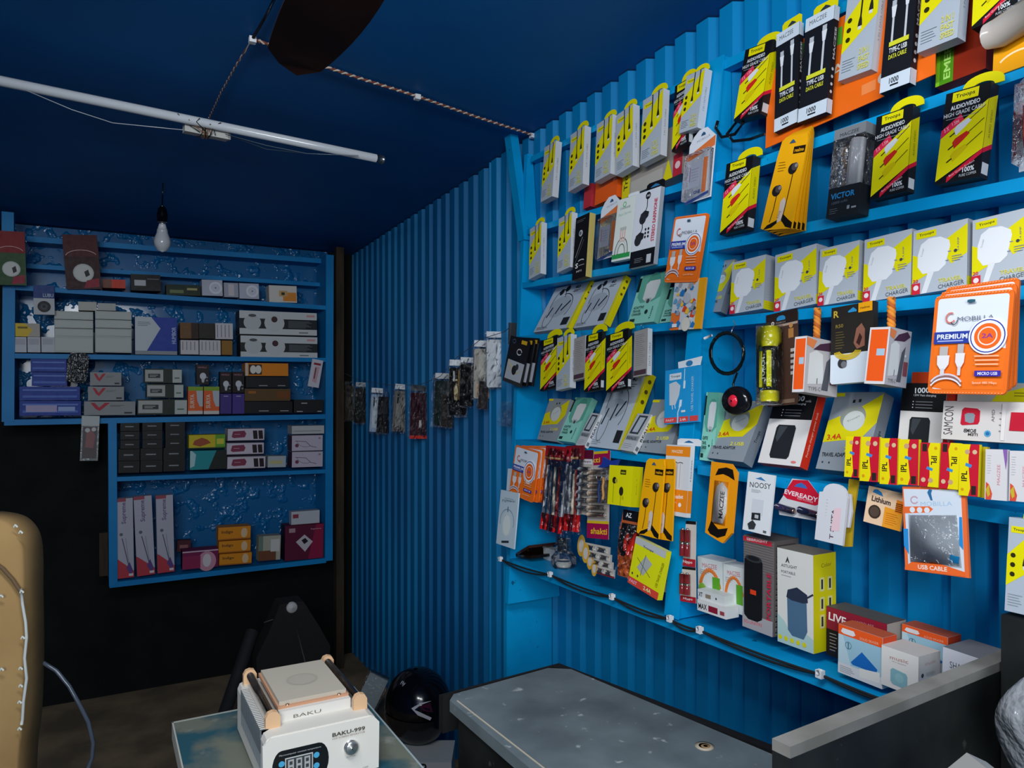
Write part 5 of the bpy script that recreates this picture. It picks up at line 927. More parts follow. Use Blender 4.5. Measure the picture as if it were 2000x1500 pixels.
# shelf T2
b('storage_carton', 'orange-red flat box beside the maroon bagged pack on the top rear shelf', 'box', 200, 545, 245, 562, .08, .02, c='c8402c', art=qq(0, 0, .4, 1, '7c4a3c'))
b('storage_carton', 'black box with a white label on the top rear shelf', 'box', 256, 535, 314, 567, .08, .02, c='16181c', art=arts(qq(.12, .3, .5, .65, 'b4b8bc'), qq(.55, .7, .95, .75, '70747a')))
b('storage_carton', 'dark green flat pack on the top rear shelf', 'box', 325, 555, 392, 576, .08, .02, c='1e3024', art=arts(qq(.1, .2, .5, .5, '6c7a50'), qq(.6, .5, .9, .7, 'a8a070')))
for k, (x0, x1, y0, y1, lab) in enumerate(((395, 435, 546, 577, 'left one of the two white boxes with round prints'), (438, 466, 552, 580, 'slim white box between the two round-print boxes'), (468, 506, 553, 583, 'right one of the two white boxes with round prints'))):
    b('lamp_carton', lab + ' on the top rear shelf', 'lamp box', x0, y0, x1, y1, .08, .02, c='b4b8c8' if k != 1 else 'a0a4b4', art=(arts(dsc(.66, .5, .32, 'd8dce6'), dsc(.66, .5, .22, 'c4c8d4'), dsc(.66, .5, .04, '70747c')) if k != 1 else arts(qq(.3, .1, .7, .9, 'c8c0c4'))), group=None)
b('storage_carton', 'white and orange box at the right of the top rear shelf', 'box', 526, 557, 580, 590, .08, .02, c='d0ccc4', art=arts(qq(.5, .08, .98, .6, 'd88830'), qq(.36, .36, .66, .7, 'c8a068'), qq(.44, .44, .56, .6, '30302c')))
# shelf T3
b('storage_carton', 'yellow and grey box on three small white boxes, rear unit left', 'box', 30, 631, 78, 657, .09, c='a8a49a', art=arts(lambda f: f.poly([(0, 0), (.5, 0), (.7, .5), (.4, 1), (0, 1)], 'd0b030'), qq(.1, .6, .5, .75, '6c6020')))
for k, l3 in enumerate(('leftmost', 'middle', 'rightmost')): b('storage_carton', l3 + ' of the three small white boxes under the yellow and grey box', 'box', 27 + 27 * k, 658, 52 + 27 * k, 688, .09, c='b8bcc4', art=arts(qq(.1, .5, .9, .9, 'a4a8b2')), group='three small white boxes in a row')
wl = 'white film-wrapped box in the %s stack, %s'
for cidx, (x0, x1, nm) in enumerate(((106, 182, 'left'), (186, 257, 'right'))):
    for k, (y0, y1, pos) in enumerate(((656, 688, 'thick one at the bottom'), (641, 656, 'second from the bottom'), (624, 640, 'third from the bottom'), (607, 623, 'fourth from the bottom'))):
        b('white_carton', wl % (nm, pos), 'box', x0, y0, x1, y1, .1, c='aab0ac', art=arts(qq(.03, .12, .97, .88, 'b4bab6')), group='white film-wrapped boxes stacked on the rear unit', skew=1)
b('white_carton', 'white film-wrapped box lying across both white stacks, left part', 'box', 153, 589, 189, 606, .1, c='b0b2aa'); b('white_carton', 'white film-wrapped box lying on top of the right white stack', 'box', 191, 592, 226, 606, .1, c='acb0ac')
b('network_carton', 'white and blue angled box right of the white stacks', 'box', 264, 618, 346, 692, .08, c='1f3c9c', skew=1, art=lambda f: (f.poly([(0, 0), (.22, 0), (.6, .7), (.38, 1), (0, 1)], 'bcc4cc'), f.q(0, 0, 1, .1, '8c929a'), f.rows(.06, .75, .4, .88, 3, '50606c'), f.tx('HUMBOR', .97, .3, .45, .1, 'a8b4d8', 90)))
b('tea_carton', 'brown and black small box, upper left of the striped group', 'box', 352, 630, 388, 661, .08, c='6c4a24', art=qq(.6, 0, 1, 1, '2c1c10'))
b('tea_carton', 'dark small box in the middle of the striped group', 'box', 389, 631, 419, 661, .08, c='2a2622')
b('tea_carton', 'white striped small box, upper right of the striped group', 'box', 421, 631, 455, 662, .08, c='c4c0c4', art=lambda f: [f.q(.1 + .22 * k, .1, .14 + .22 * k, .9, '6c688c') for k in range(4)])
b('tea_carton', 'white striped small box, lower left of the striped group', 'box', 353, 664, 388, 692, .08, c='c4c0c4', art=lambda f: [f.q(.1 + .22 * k, .3, .14 + .22 * k, .9, '706c80') for k in range(4)])
b('tea_carton', 'white striped small box, lower middle of the striped group', 'box', 390, 664, 431, 693, .08, c='c4c0c4', art=lambda f: [f.q(.1 + .18 * k, .3, .13 + .18 * k, .9, '706c80') for k in range(5)])
b('tea_carton', 'plain brown small box, lower right of the striped group', 'box', 433, 665, 454, 693, .08, c='8c6424')
def d_fan(it):
    it.body('c4c8ca', 'b0b4b6'); f = it.Fr(); f.q(0, .25, 1, .68, '20282c'); f.disc(.16, .5, .11, 'b8bec0', .1); f.disc(.44, .5, .13, 'c0c4c6', .12); f.disc(.44, .66, .04, '40282c'); f.rows(.62, .3, .95, .62, 6, '50585c'); f.q(.76, .08, .88, .13, '6c7074'); f.q(.86, .8, .97, .9, 'c89898'); f.disc(.16, .8, .05, '50545a', .02); it.L().q(0, 0, 1, 1, '24282c')
b('lamp_carton', 'large white and black ceiling light box, upper of the pair', 'lamp box', 468, 606, 619, 652, .12, draw=d_fan, group='pair of ceiling light boxes on the rear unit', skew=2)
b('lamp_carton', 'large white and black ceiling light box, lower of the pair', 'lamp box', 470, 655, 620, 697, .12, draw=d_fan, group='pair of ceiling light boxes on the rear unit', skew=1)
def d_cam(it):
    it.main = 'card'; it.m.box((0, 0, 0), (it.W, it.T, .55 * it.H), 'b4b8bc'); it.m.box((0, it.T * .4, .55 * it.H), (it.W, it.T * .6, it.H), '14387c'); f = it.Fr(); f.disc(.5, .27, .32, '181a20'); f.disc(.5, .27, .18, '3c4450'); f.disc(.5, .27, .08, '0a0c10'); f2 = it.Fr(it.m, it.T * .4); f2.tx('LUBU', .45, .6, .5, .12, 'a8b4c4')
put('camera_pack', d_cam, 'hanging pack with a round black lens on white under a blue header', 'camera pack', (66, 614), (107, 614), (66, 556), .02, ('Y', FY - .03), 0, 'p')
# shelf T4
for k, (x0, y0, x1, y1, pos) in enumerate(((60, 701, 130, 726, 'top'), (62, 727, 131, 754, 'second from top'), (38, 755, 156, 782, 'third from top'), (38, 783, 158, 812, 'bottom'))):
    b('blue_carton', 'long blue film-wrapped box, %s of the blue stack' % pos, 'box', x0, y0, x1, y1, .12, c='1c3a94', art=arts(qq(.05, .2, .95, .35, '4868b8'), qq(.05, .7, .95, .8, '5c7cc4'), *([qq(.1, .25, .6, .7, 'a49cc0'), qq(.62, .3, .9, .6, '8ca4d0')] if k == 3 else [])), group='blue film-wrapped boxes stacked on the rear unit')
for k, (x0, y0, x1, y1, pos) in enumerate(((176, 727, 237, 753, 'topmost'), (172, 755, 242, 782, 'middle one'), (164, 784, 264, 811, 'lowest'))):
    b('grey_carton', 'grey box with a red chevron, %s of the three' % pos, 'box', x0, y0, x1, y1, .1, c='8c9092', art=lambda f: (f.poly([(.12, .9), (.22, .45), (.3, .3), (.5, .9), (.4, .9), (.29, .55), (.2, .9)], 'a82838'), f.rows(.5, .6, .8, .75, 2, '5c6064'), f.q(.78, .1, .94, .22, '2c3034')), group='grey boxes with red chevrons')
for k, (x0, y0, x1, y1, pos) in enumerate(((282, 720, 355, 748, 'topmost'), (286, 750, 358, 777, 'middle one'), (268, 780, 365, 810, 'lowest'))):
    b('green_carton', 'dark green box with silver panels, %s of the three' % pos, 'box', x0, y0, x1, y1, .1, c='222c26', art=lambda f: (f.q(.02, .1, .5, .92, 'a4a8a4'), f.q(.1, .35, .42, .65, '34383a'), f.rows(.14, .4, .38, .6, 2, 'c0c4c0'), f.q(.75, .02, 1, .95, 'b0b8b4'), f.q(.8, .3, .94, .4, '5c7464')), group='dark green boxes with silver panels')
def bulbart(bg, *, s='HAVELLS'):
    return lambda f: (f.disc(.52, .42, .26, 'c4c8d0', .3), f.poly([(.38, .3), (.66, .3), (.6, .1), (.44, .1)], 'b4b8c0'), f.tx(s, .12, .82, .7, .08, 'a8707c'), f.disc(.84, .36, .07, '8c9098'), f.disc(.84, .2, .07, '8c9098'))
def suryaart(f): f.q(0, 0, 1, .12, 'c8c4c0'); f.q(0, .85, 1, 1, '80a02c'); f.poly([(.55, .85), (.62, .5), (.78, .28), (1, .28), (1, .85)], 'b0b8c0'); f.tx('SURYA', .42, .22, .5, .28, 'd8c8b8', 90)
b('bulb_carton', 'dark bulb box standing on the two orange bulb boxes', 'bulb box', 384, 712, 408, 751, .06, c='20161c', art=bulbart(0), group='dark bulb boxes')
b('bulb_carton', 'orange and green bulb box, left of the two', 'bulb box', 367, 755, 396, 809, .06, c='d8602c', art=suryaart, group='orange and green bulb boxes'); b('bulb_carton', 'orange and green bulb box, right of the two', 'bulb box', 398, 755, 428, 809, .06, c='d8602c', art=suryaart, group='orange and green bulb boxes')
b('bulb_carton', 'dark bulb box on the purple boxes, left one', 'bulb box', 430, 726, 452, 767, .06, c='1c141a', art=bulbart(0), group='dark bulb boxes'); b('bulb_carton', 'dark bulb box on the purple boxes, right one', 'bulb box', 454, 726, 477, 767, .06, c='1c141a', art=bulbart(0), group='dark bulb boxes')
b('bulb_carton', 'purple bulb box under the dark ones, left one', 'bulb box', 430, 769, 452, 808, .06, c='40307c', art=qq(.3, .86, .7, .9, 'a8a0c8'), group='purple bulb boxes'); b('bulb_carton', 'purple bulb box under the dark ones, right one', 'bulb box', 454, 769, 477, 808, .06, c='443484', art=qq(.3, .86, .7, .9, 'a8a0c8'), group='purple bulb boxes')
b('lamp_carton', 'bright orange long box on top of the dark stack', 'box', 479, 709, 563, 734, .1, c='d88018', art=arts(qq(.08, .1, .38, .9, '40281c'), dsc(.18, .5, .07, 'd8d4cc', .1), dsc(.3, .5, .07, 'd8d4cc', .1), qq(0, 0, .06, 1, 'c8b8a8')))
dk = lambda f: (f.q(.3, .15, .5, .22, '9c9ca0'), f.q(.74, .15, .92, .22, '9c9ca0'))
b('lamp_carton', 'black long box directly under the bright orange one', 'box', 480, 736, 564, 757, .1, c='1a1a1e', art=dk)
b('lamp_carton', 'brown long box in the dark stack', 'box', 478, 759, 567, 783, .1, c='5c4424', art=arts(qq(.08, .6, .24, .8, 'a05c24'), qq(.7, .2, 1, .8, '74401c')))
b('lamp_carton', 'black long box at the bottom of the dark stack', 'box', 477, 784, 571, 807, .1, c='141418', art=dk)
b('lamp_carton', 'black flat box at the right end of the fourth rear shelf', 'box', 574, 781, 631, 806, .1, c='1a1c20', art=arts(qq(.25, .7, .45, .78, 'a0a4a8'), qq(.1, .06, .3, .12, 'b0b4b8'), qq(.8, .06, .95, .12, 'b0b4b8')))
def whp(f): f.q(.2, .8, .85, .88, '8c2c3c'); f.poly([(.3, .2), (.7, .15), (.75, .75), (.35, .75)], 'c49ca4'); f.poly([(.4, .3), (.5, .3), (.5, .7), (.4, .7)], '5c3438')
put('earphone_pouch', d_flat, 'small white pouch with maroon print hanging at the right of the rear unit', 'pouch', (601, 754), (622, 759), (607, 700), .008, ('Y', FY - .03), 0, 'p', c='c4c4d0', art=whp, main='pouch')
put('earphone_pouch', d_flat, 'black glossy pouch hanging in front of the blue stack', 'pouch', (129, 746), (170, 748), (134, 688), .01, ('Y', FY - .03), 0, 'p', c='@24282a', main='pouch', pts=[(0, .05), (.2, 0), (.9, 0), (1, .2), (1, .9), (.85, 1), (.15, 1), (0, .8)])
def glpk(f): f.q(0, .78, 1, 1, 'b4bcbc'); f.q(.1, .05, .9, .76, '5c5456'); f.poly([(.25, .3), (.7, .28), (.8, .55), (.6, .7), (.3, .66)], '8c6064'); f.disc(.35, .68, .14, 'b8bcbc'); f.disc(.7, .7, .13, 'b8bcbc')
put('gadget_pouch', d_flat, 'clear pouch with a white header hanging below the left end of the fourth rear shelf', 'pouch', (156, 900), (191, 900), (159, 812), .012, ('Y', FY - .03), 0, 'p', c='@8c9496', art=glpk, main='pouch')
for lab, BL, BR, TL, c1, c2 in [('red-topped green bagged pack with a white dial at the upper left corner', (-8, 556), (52, 556), (-8, 450), '7c0c18', '284c28'), ('maroon bagged pack with a white dial hanging at the upper left', (130, 565), (198, 562), (126, 458), '48101a', '300c14')]:
    def dial(f, c1=c1, c2=c2): f.q(0, 0, 1, .62, c2); f.q(0, .6, 1, 1, c1); f.disc(.52, .3, .3, 'b4b8b4'); f.disc(.52, .3, .26, 'c4c8c4'); f.poly([(.58, .22), (.7, .26), (.66, .36), (.54, .32)], '24242c'); f.poly([(.5, .02), (.95, .04), (.95, .2), (.6, .16)], '8c1c34'); f.curve(.5, .6, .45, .12, 20, 170, .02, 'c8a8a8')
    put('remote_pack', d_flat, lab, 'bagged pack', BL, BR, TL, .02, ('Y', FY - (.08 if BL[0] < 0 else .022)), 0, 'p', c='@' + c1, art=dial, main='pouch', pts=[(.05, 0), (.95, .02), (1, .1), (.97, .5), (1, .9), (.98, 1), (.02, 1), (0, .8), (.03, .5), (0, .1)])
# shelf T5
for r_, (y0, y1) in enumerate(((900, 922), (877, 899), (859, 876), (842, 858), (824, 841))):
    for c_, (x0, x1) in enumerate(((231, 272), (274, 317), (319, 361))):
        b('black_carton', 'black small box in the black pile, %s column, %s' % (('left', 'middle', 'right')[c_], ('bottom row', 'second row up', 'third row up', 'fourth row up', 'top row')[r_]), 'box', x0 + (4 if r_ > 1 else 0), y0 - c_ * 1, x1, y1 + 2 - c_ * 1.5, .07, c='17191c', art=arts(qq(.25, .45, .7, .55, '84888c')), group='black boxes piled on the fifth rear shelf')
b('storage_carton', 'yellow and green box above the teal one', 'box', 369, 850, 440, 877, .08, skew=-2, c='c8b420', art=arts(qq(.72, 0, 1, 1, '60a02c'), lambda f: f.poly([(.1, .3), (.3, .15), (.6, .4), (.5, .65), (.35, .8), (.15, .6)], '9c4c2c'), qq(0, 0, 1, .08, '2c4c20'), qq(.76, .3, .96, .7, 'c8c040')))
b('storage_carton', 'teal and black box under the yellow and green one', 'box', 371, 881, 442, 918, .08, skew=-2, c='1c8c94', art=lambda f: (f.poly([(.5, 0), (1, 0), (1, 1), (.72, 1)], '1c2422'), f.poly([(0, .1), (.12, .2), (.16, .8), (.05, 1), (0, 1)], 'a4c8cc')))
def magp(f): f.poly([(.1, .35), (.14, .8), (.45, .85), (.5, .6), (.46, .3), (.16, .25)], '80324c'); f.rows(.18, .5, .4, .62, 1, 'c8a0ac'); f.poly([(.7, .15), (.68, .85), (.8, .85), (.82, .15)], '24181e'); f.poly([(.85, .15), (.83, .85), (.95, .85), (.97, .15)], '24181e'); f.q(0, 0, 1, .06, '34242c')
for k, (x0, y0, x1, y1, pos) in enumerate(((445, 838, 516, 862, 'topmost'), (443, 866, 515, 889, 'middle one'), (444, 893, 518, 917, 'lowest'))): b('adapter_box', 'pinkish white box with two black plugs printed, %s of the three' % pos, 'box', x0, y0, x1, y1, .1, skew=-1, c='c4bcc8', art=magp, group='pinkish white plug boxes')
b('storage_carton', 'tiny pale box between the plug boxes and the curved-line boxes', 'box', 523, 891, 558, 913, .08, c='a8b0b4', art=qq(.1, .3, .8, .6, 'b8b07c'))
ln = lambda f: (f.curve(.45, .75, .3, .5, 190, 300, .012, '7c5868'), f.line([(.1, .65), (.45, .6), (.6, .3), (.8, .2)], .02, '7c5868'), f.disc(.16, .35, .06, '703850'), f.q(.86, .75, .93, .88, '8c8490'))
b('storage_carton', 'long pale box lying on the two curved-line boxes', 'box', 570, 832, 633, 848, .1, skew=-1, c='b4b8b8', art=arts(qq(.05, .3, .9, .4, '8c9092')))
b('storage_carton', 'pinkish white box with a curved line print, upper of the two', 'box', 570, 851, 630, 881, .1, skew=-1, c='bcb4c4', art=ln, left='503040', group='curved-line boxes'); b('storage_carton', 'pinkish white box with a curved line print, lower of the two', 'box', 570, 883, 630, 913, .1, skew=-1, c='bcb4c4', art=ln, left='503040', group='curved-line boxes')
# shelf T6
def supreme(f):
    f.poly([(0, 0), (1, 0), (1, .08), (.1, .24), (0, .25)], 'b83c48'); f.tx('Supreme', .62, .7, .26, .36, '70607c', -90, 1) if False else f.tx('Supreme', .66, .68, .27, .34, '6c5c80', 90, 1); f.rows(.2, .66, .3, .94, 4, 'a07888'); f.disc(.3, .55, .1, '606470'); f.line([(.35, .5), (.7, .15)], .05, '50505c'); f.line([(.55, .5), (.7, .2)], .03, '808490'); f.poly([(.55, .12), (.75, .2), (.95, .08), (.8, .03)], '5c4480'); f.q(.7, .02, .95, .05, 'd0ccd0'); f.q(0, .96, .6, 1, '9c4858')
for lab, BL, BR, TL in (('tall film-wrapped iron box, leftmost of the three on the lowest rear shelf', (228, 1131), (262, 1127), (224, 975)), ('tall film-wrapped iron box, middle of the three on the lowest rear shelf', (268, 1126), (303, 1121), (260, 971)), ('tall film-wrapped iron box, rightmost of the three on the lowest rear shelf', (308, 1120), (341, 1116), (303, 969))):
    put('iron_box', d_plain, lab, 'tool box', BL, BR, TL, .05, ('Y', FY + .005), 0, 'p', 'tall film-wrapped boxes', c='b0b0be', art=supreme)
b('storage_carton', 'magenta box with a pale round print on the lowest rear shelf', 'box', 356, 1077, 426, 1113, .08, skew=-6, c='74184c', art=arts(dsc(.68, .35, .26, 'c48ca0', .3), dsc(.68, .4, .12, 'd0c8cc', .2), qq(0, .9, 1, .96, 'c8b8c4'), qq(0, 0, .5, .7, '8c2450')), left='34102c')
b('storage_carton', 'small maroon box behind the magenta one', 'box', 345, 1056, 372, 1078, .04, .09, c='4c202c', art=qq(.2, .3, .8, .6, '8c5c60'))
for k, (x0, y0, x1, y1, pos) in enumerate(((426, 1031, 489, 1056, 'topmost'), (427, 1058, 489, 1081, 'middle one'), (428, 1083, 491, 1105, 'lowest'))): b('orange_carton', 'orange small box, %s of the three on the lowest rear shelf' % pos, 'box', x0, y0, x1, y1, .08, skew=-3, c='d88818', art=arts(lambda f: f.tx('Indigo', .1, .45, .35, .3, '50381c'), dsc(.8, .5, .1, 'd8b890', .16), qq(0, 0, 1, .1, 'a8641c')), group='orange small boxes')
b('adapter_box', 'bagged white plug pack with brown prongs on the lowest rear shelf', 'pack', 504, 1048, 547, 1096, .06, c='a8a898', skew=-2, art=arts(qq(0, 0, .8, .4, '70442c'), qq(0, .4, .2, 1, '6c8070'), qq(.55, .35, .95, .85, 'c8c8c4')))
b('storage_carton', 'maroon box picturing a white switch at the right of the lowest rear shelf', 'box', 556, 1028, 631, 1096, .1, skew=-6, c='5c1434', art=lambda f: (f.poly([(.6, 0), (1, 0), (1, 1), (.8, 1)], '8c1840'), f.poly([(.28, .52), (.5, .72), (.72, .5), (.52, .22)], 'c0b8c0'), f.poly([(.42, .56), (.52, .62), (.6, .52), (.5, .44)], '1c1820'), f.q(.1, .8, .26, .92, 'a88890'), f.tx('Supreme', .66, .84, .28, .05, 'c090a0')), left='2c1020')
b('storage_carton', 'small white box standing on the maroon switch box', 'box', 569, 1000, 624, 1026, .05, skew=-4, c='b8bcc4', art=arts(qq(.05, .5, .25, .8, '8c3848'), qq(0, 0, 1, .04, '7c5058')))

# ---------------------------------------------------------------- ceiling fittings
tl = Z((748, 312), CAMZ + .735); tr0 = Z((0, 158), CAMZ + .735); d_ = (tl - tr0).normalized(); ts = tl - d_ * 1.19
t = thing('tube_light', 'long unlit white tube light tied slantwise under the blue ceiling', 'tube light', (tl + ts) / 2); o0 = t.location
m = M(); m.tube([tl - d_ * .02 - o0, ts + d_ * .02 - o0], .0125, '!c4cad0', 16); m.build('glass_tube', t)
for p_, q_ in ((tl - d_ * .025, tl), (ts + d_ * .025, ts)): m = M(); m.tube([p_ - o0, q_ - o0], .0135, '*8a9096', 14); m.build('end_cap', t)
hc = Z((402, 258), CAMZ + .72) - o0; sd = d_.cross(UP).normalized(); m = M()
def qb(m, c, hx, hy, hz, key):
    vs = [c + d_ * a * hx + sd * b_ * hy + UP * c2 * hz for c2 in (-1, 1) for a, b_ in ((-1, -1), (1, -1), (1, 1), (-1, 1))]
    m.hexa(vs[:4], vs[4:], key)
qb(m, hc, .058, .013, .012, 'b8b8b4'); qb(m, hc + d_ * .02 + UP * .004, .045, .008, .014, 'a8a8a4'); m.build('choke_box', t)
m = M()
for k in range(5):
    m.tube([hc + UP * .008 + d_ * (-.02 + .008 * k + .006 * math.cos(q_ * .5 + k)) + sd * ((.024 + .002 * k) * math.cos(q_ * .45)) + UP * ((.024 + .003 * (k % 2)) * math.sin(q_ * .45)) for q_ in range(15)], .0014, '!7c5234' if k % 2 else '!1c1a18', 6)
    m.tube([hc + d_ * (-.02 + .01 * k) + sd * .02 - UP * .01, hc + d_ * (-.045 + .02 * k) - FW * (.03 + .01 * (k % 3)) + UP * .01, hc + d_ * (-.05 + .028 * k) - FW * .055 + UP * (.02 - .01 * (k % 2))], .0013, '!8c5a38' if k % 2 else '!141210', 6)
m.build('tied_wire', t)
m = M()
for off_ in (0, .012):
    m.tube([Z((50, 176), CAMZ + .72) - o0, Z((140, 214), CAMZ + .71 - off_) - o0, Z((220, 240), CAMZ + .705 - off_) - o0, Z((360, 254), CAMZ + .715) - o0], .0011, '!a8aeb4', 6)
    m.tube([Z((440, 262), CAMZ + .715) - o0, Z((520, 284 + off_ * 600), CAMZ + .71) - o0, Z((600, 300), CAMZ + .712) - o0, Z((700, 304), CAMZ + .725) - o0], .0011, '!5c6874', 6)
m.build('supply_wire', t)
def ceil_pt(px, py, dz=.008):
    d = ray(px, py); t_ = .5
    for _ in range(60): p_ = O + d * t_; t_ += (zc(p_.x, p_.y) - dz - p_.z) / max(d.z, .05) * .8
    return O + d * t_
bw = thing('ceiling_wire', 'twisted brown and white flex running across the ceiling past the fan blade', 'wire', ceil_pt(585, 112)); o0 = bw.location
def braid(m, pix, r=.0028, amp=.004, turns=7):
    P3 = [ceil_pt(*q) - o0 for q in pix]
    for k, c in enumerate(('!7c4434', '!c8b8a8')):
        out = []
        for i in range(len(P3) - 1):
            n = max(6, int((P3[i + 1] - P3[i]).length / .008))
            for j in range(n):
                p_ = P3[i] + (P3[i + 1] - P3[i]) * j / n; a = (p_.length) * 260 + k * 3.14; s_ = (P3[i + 1] - P3[i]).normalized().cross(UP).normalized()
                out.append(p_ + s_ * amp * math.cos(a) + UP * amp * .6 * math.sin(a))
        m.tube(out, r, c, 6)
m = M(); braid(m, [(493, 76), (540, 92), (585, 113), (700, 152), (815, 188), (930, 228), (1042, 264)]); m.build('twisted_flex', bw)
m = M(); braid(m, [(493, 76), (460, 130), (432, 180), (408, 232)], .0014, .002); m.build('thin_drop_flex', bw)
m = M(); m.tube([ceil_pt(493, 76) - o0, ceil_pt(520, 30) - o0, ceil_pt(545, -20) - o0], .004, '!14161c', 6); m.build('black_flex', bw)
for q in ((493, 76), (815, 188), (1040, 264)):
    m = M(); p_ = ceil_pt(*q) - o0; m.box(tuple(p_ - Vector((.008, .008, .01))), tuple(p_ + Vector((.008, .008, .004))), 'd8dade'); m.build('white_clip', bw)
# fan: hub above the frame, three swept blades
zf = CAMZ + .56; tip = Z((538, 132), zf); hubd = (RT * .5 - FW * .866); hub = tip + hubd * .62; hub.z = zf
fn = thing('ceiling_fan', 'dark brown ceiling fan, one blade reaching into the top of the photo', 'fan', hub)
for k in range(3):
    m = M(); vs = []; n = 12
    for i in range(n + 1):
        s_ = i / n; L = .1 + .52 * s_; wd = .034 + .02 * math.sin(s_ * 3.0) + .004; cv = .02 * s_ * s_ - .01
        if s_ > .9: wd *= math.sqrt(max(.15, 1 - ((s_ - .9) / .1) ** 2))
        for sgn, dz in ((-1, -.006), (1, .006)): vs.append((L, sgn * wd + cv, dz))
    top_ = [(x, y, z + .003) for x, y, z in vs]; N = len(vs)
    fs = [(2 * i, 2 * i + 2, 2 * i + 3, 2 * i + 1) for i in range(n)] + [(N + 2 * i, N + 2 * i + 1, N + 2 * i + 3, N + 2 * i + 2) for i in range(n)] + [(2 * i, N + 2 * i, N + 2 * i + 2, 2 * i + 2) for i in range(n)] + [(2 * i + 1, 2 * i + 3, N + 2 * i + 3, N + 2 * i + 1) for i in range(n)] + [(0, 1, N + 1, N), (2 * n, N + 2 * n, N + 2 * n + 1, 2 * n + 1)]
    m.add(vs + top_, fs, 'blade_paint'); bl = m.build('blade', fn); ang0 = math.atan2(-hubd.y, -hubd.x); bl.rotation_euler = (.12, 0, ang0 + k * 2.0944 - .05)
    m = M(); m.box((.05, -.015, -.003), (.14, .015, .003), '*605850'); ar = m.build('blade_arm', fn); ar.rotation_euler = (0, 0, ang0 + k * 2.0944 - .05)
m = M(); m.lathe([(.02, -.05), (.07, -.04), (.085, 0), (.07, .04), (.02, .05)], '!2a1c18'); m.build('motor', fn)
m = M(); m.tube([(0, 0, .04), (0, 0, zc(hub.x, hub.y) - zf)], .01, '!2a1c18', 10); m.build('down_rod', fn)
# hanging bulb
bp_ = D((317, 470), 2.9); lb = thing('light_bulb', 'unlit white bulb hanging from a black holder near the rear unit', 'bulb', bp_); k_ = 2.9 / 1450
def zz(py): return (470 - py) * k_
m = M(); m.lathe([(.004, zz(492)), (.018, zz(489)), (.028, zz(480)), (.031, zz(473)), (.028, zz(465)), (.021, zz(456)), (.0185, zz(448))], '!b8bec4'); m.build('globe', lb)
m = M(); m.lathe([(.019, zz(456.5)), (.016, zz(445)), (.012, zz(438))], '!c8ccd0'); m.build('collar', lb)
m = M(); m.lathe([(.01, zz(438)), (.012, zz(437)), (.012, zz(432))], '*b0b4b8'); m.build('cap', lb)
m = M(); m.lathe([(.018, zz(434)), (.02, zz(420)), (.016, zz(408)), (.006, zz(402))], '!08090b'); m.build('holder', lb)
m = M(); m.tube([(0, 0, zz(402)), (.002, 0, zc(bp_.x, bp_.y) - bp_.z)], .0025, '!0a0c10', 6); m.build('cord', lb)
# ---------------------------------------------------------------- foreground: work table with the heater, counter, panel
TZ = .9
t = thing('work_table', 'worn blue-green table under the white heating machine', 'table', (.28, 1.0, 0))
m = M(); m.box((-.165, -.5, TZ - .03), (.17, .47, TZ), 'table_blue'); m.build('tabletop', t)
m = M()
for a, b_ in (((-.15, -.48), (.155, -.46)), ((-.15, .43), (.155, .45)), ): m.box((a[0], a[1], TZ - .13), (b_[0], b_[1], TZ - .03), 'table_blue')
for x in (-.15, .135): m.box((x, -.48, TZ - .13), (x + .02, .45, TZ - .03), 'table_blue')
m.build('apron', t)
for x in (-.155, .12):
    for y in (-.48, .41): m = M(); m.box((x, y, 0), (x + .045, y + .045, TZ - .03), 'table_blue'); m.build('leg', t)
m = M(); e_ = .0006
m.box((-.1655, -.5, TZ - .03), (-.163, .47, TZ + e_), 'b4b4aa'); m.box((-.165, .466, TZ - .03), (.17, .4705, TZ + e_), 'a0a49c'); m.box((.1675, -.5, TZ - .03), (.1705, .47, TZ + e_), '9cabb0'); m.build('worn_edge', t)
sp = Vector((.212, 1.128, TZ)); yaw_ = math.radians(0)
mw = Matrix.Translation(sp) @ Matrix.Rotation(yaw_, 4, 'Z')
s = thing('screen_separator', 'white BAKU heating machine with a digital display on the worn table', 'heating machine', mw=mw)
W, H, L = .172, .088, .245; IV = 'd6d2c8'
def sb(name, fnn, par=None): m = M(); fnn(m); return m.build(name, par or s)
def body(m):   # rounded folded sheet body extruded along y
    r = .012; pts = [(0, .006), (W, .006), (W, H - r), (W - r * .3, H - r * .3), (W - r, H), (r, H), (r * .3, H - r * .3), (0, H - r)]
    m.ext(pts, 0.004, L, IV); 
    for k in range(26): y = .03 + k * .0068; m.box((-.0012, y, H - .034), (.010, y + .003, H + .0008), '5c6468'); m.box((-.0004, y + .003, H - .034), (.010, y + .0062, H + .0012), 'dcd8d0'); m.box((-.0006, y, .03), (.0003, y + .0026, H - .014), '6c7478'); m.box((W - .0003, y, .03), (W + .0006, y + .0026, H - .014), '6c7478'); m.box((.001, y, H - .006), (.012, y + .0026, H + .0004), '8c9294')
sb('housing', body)
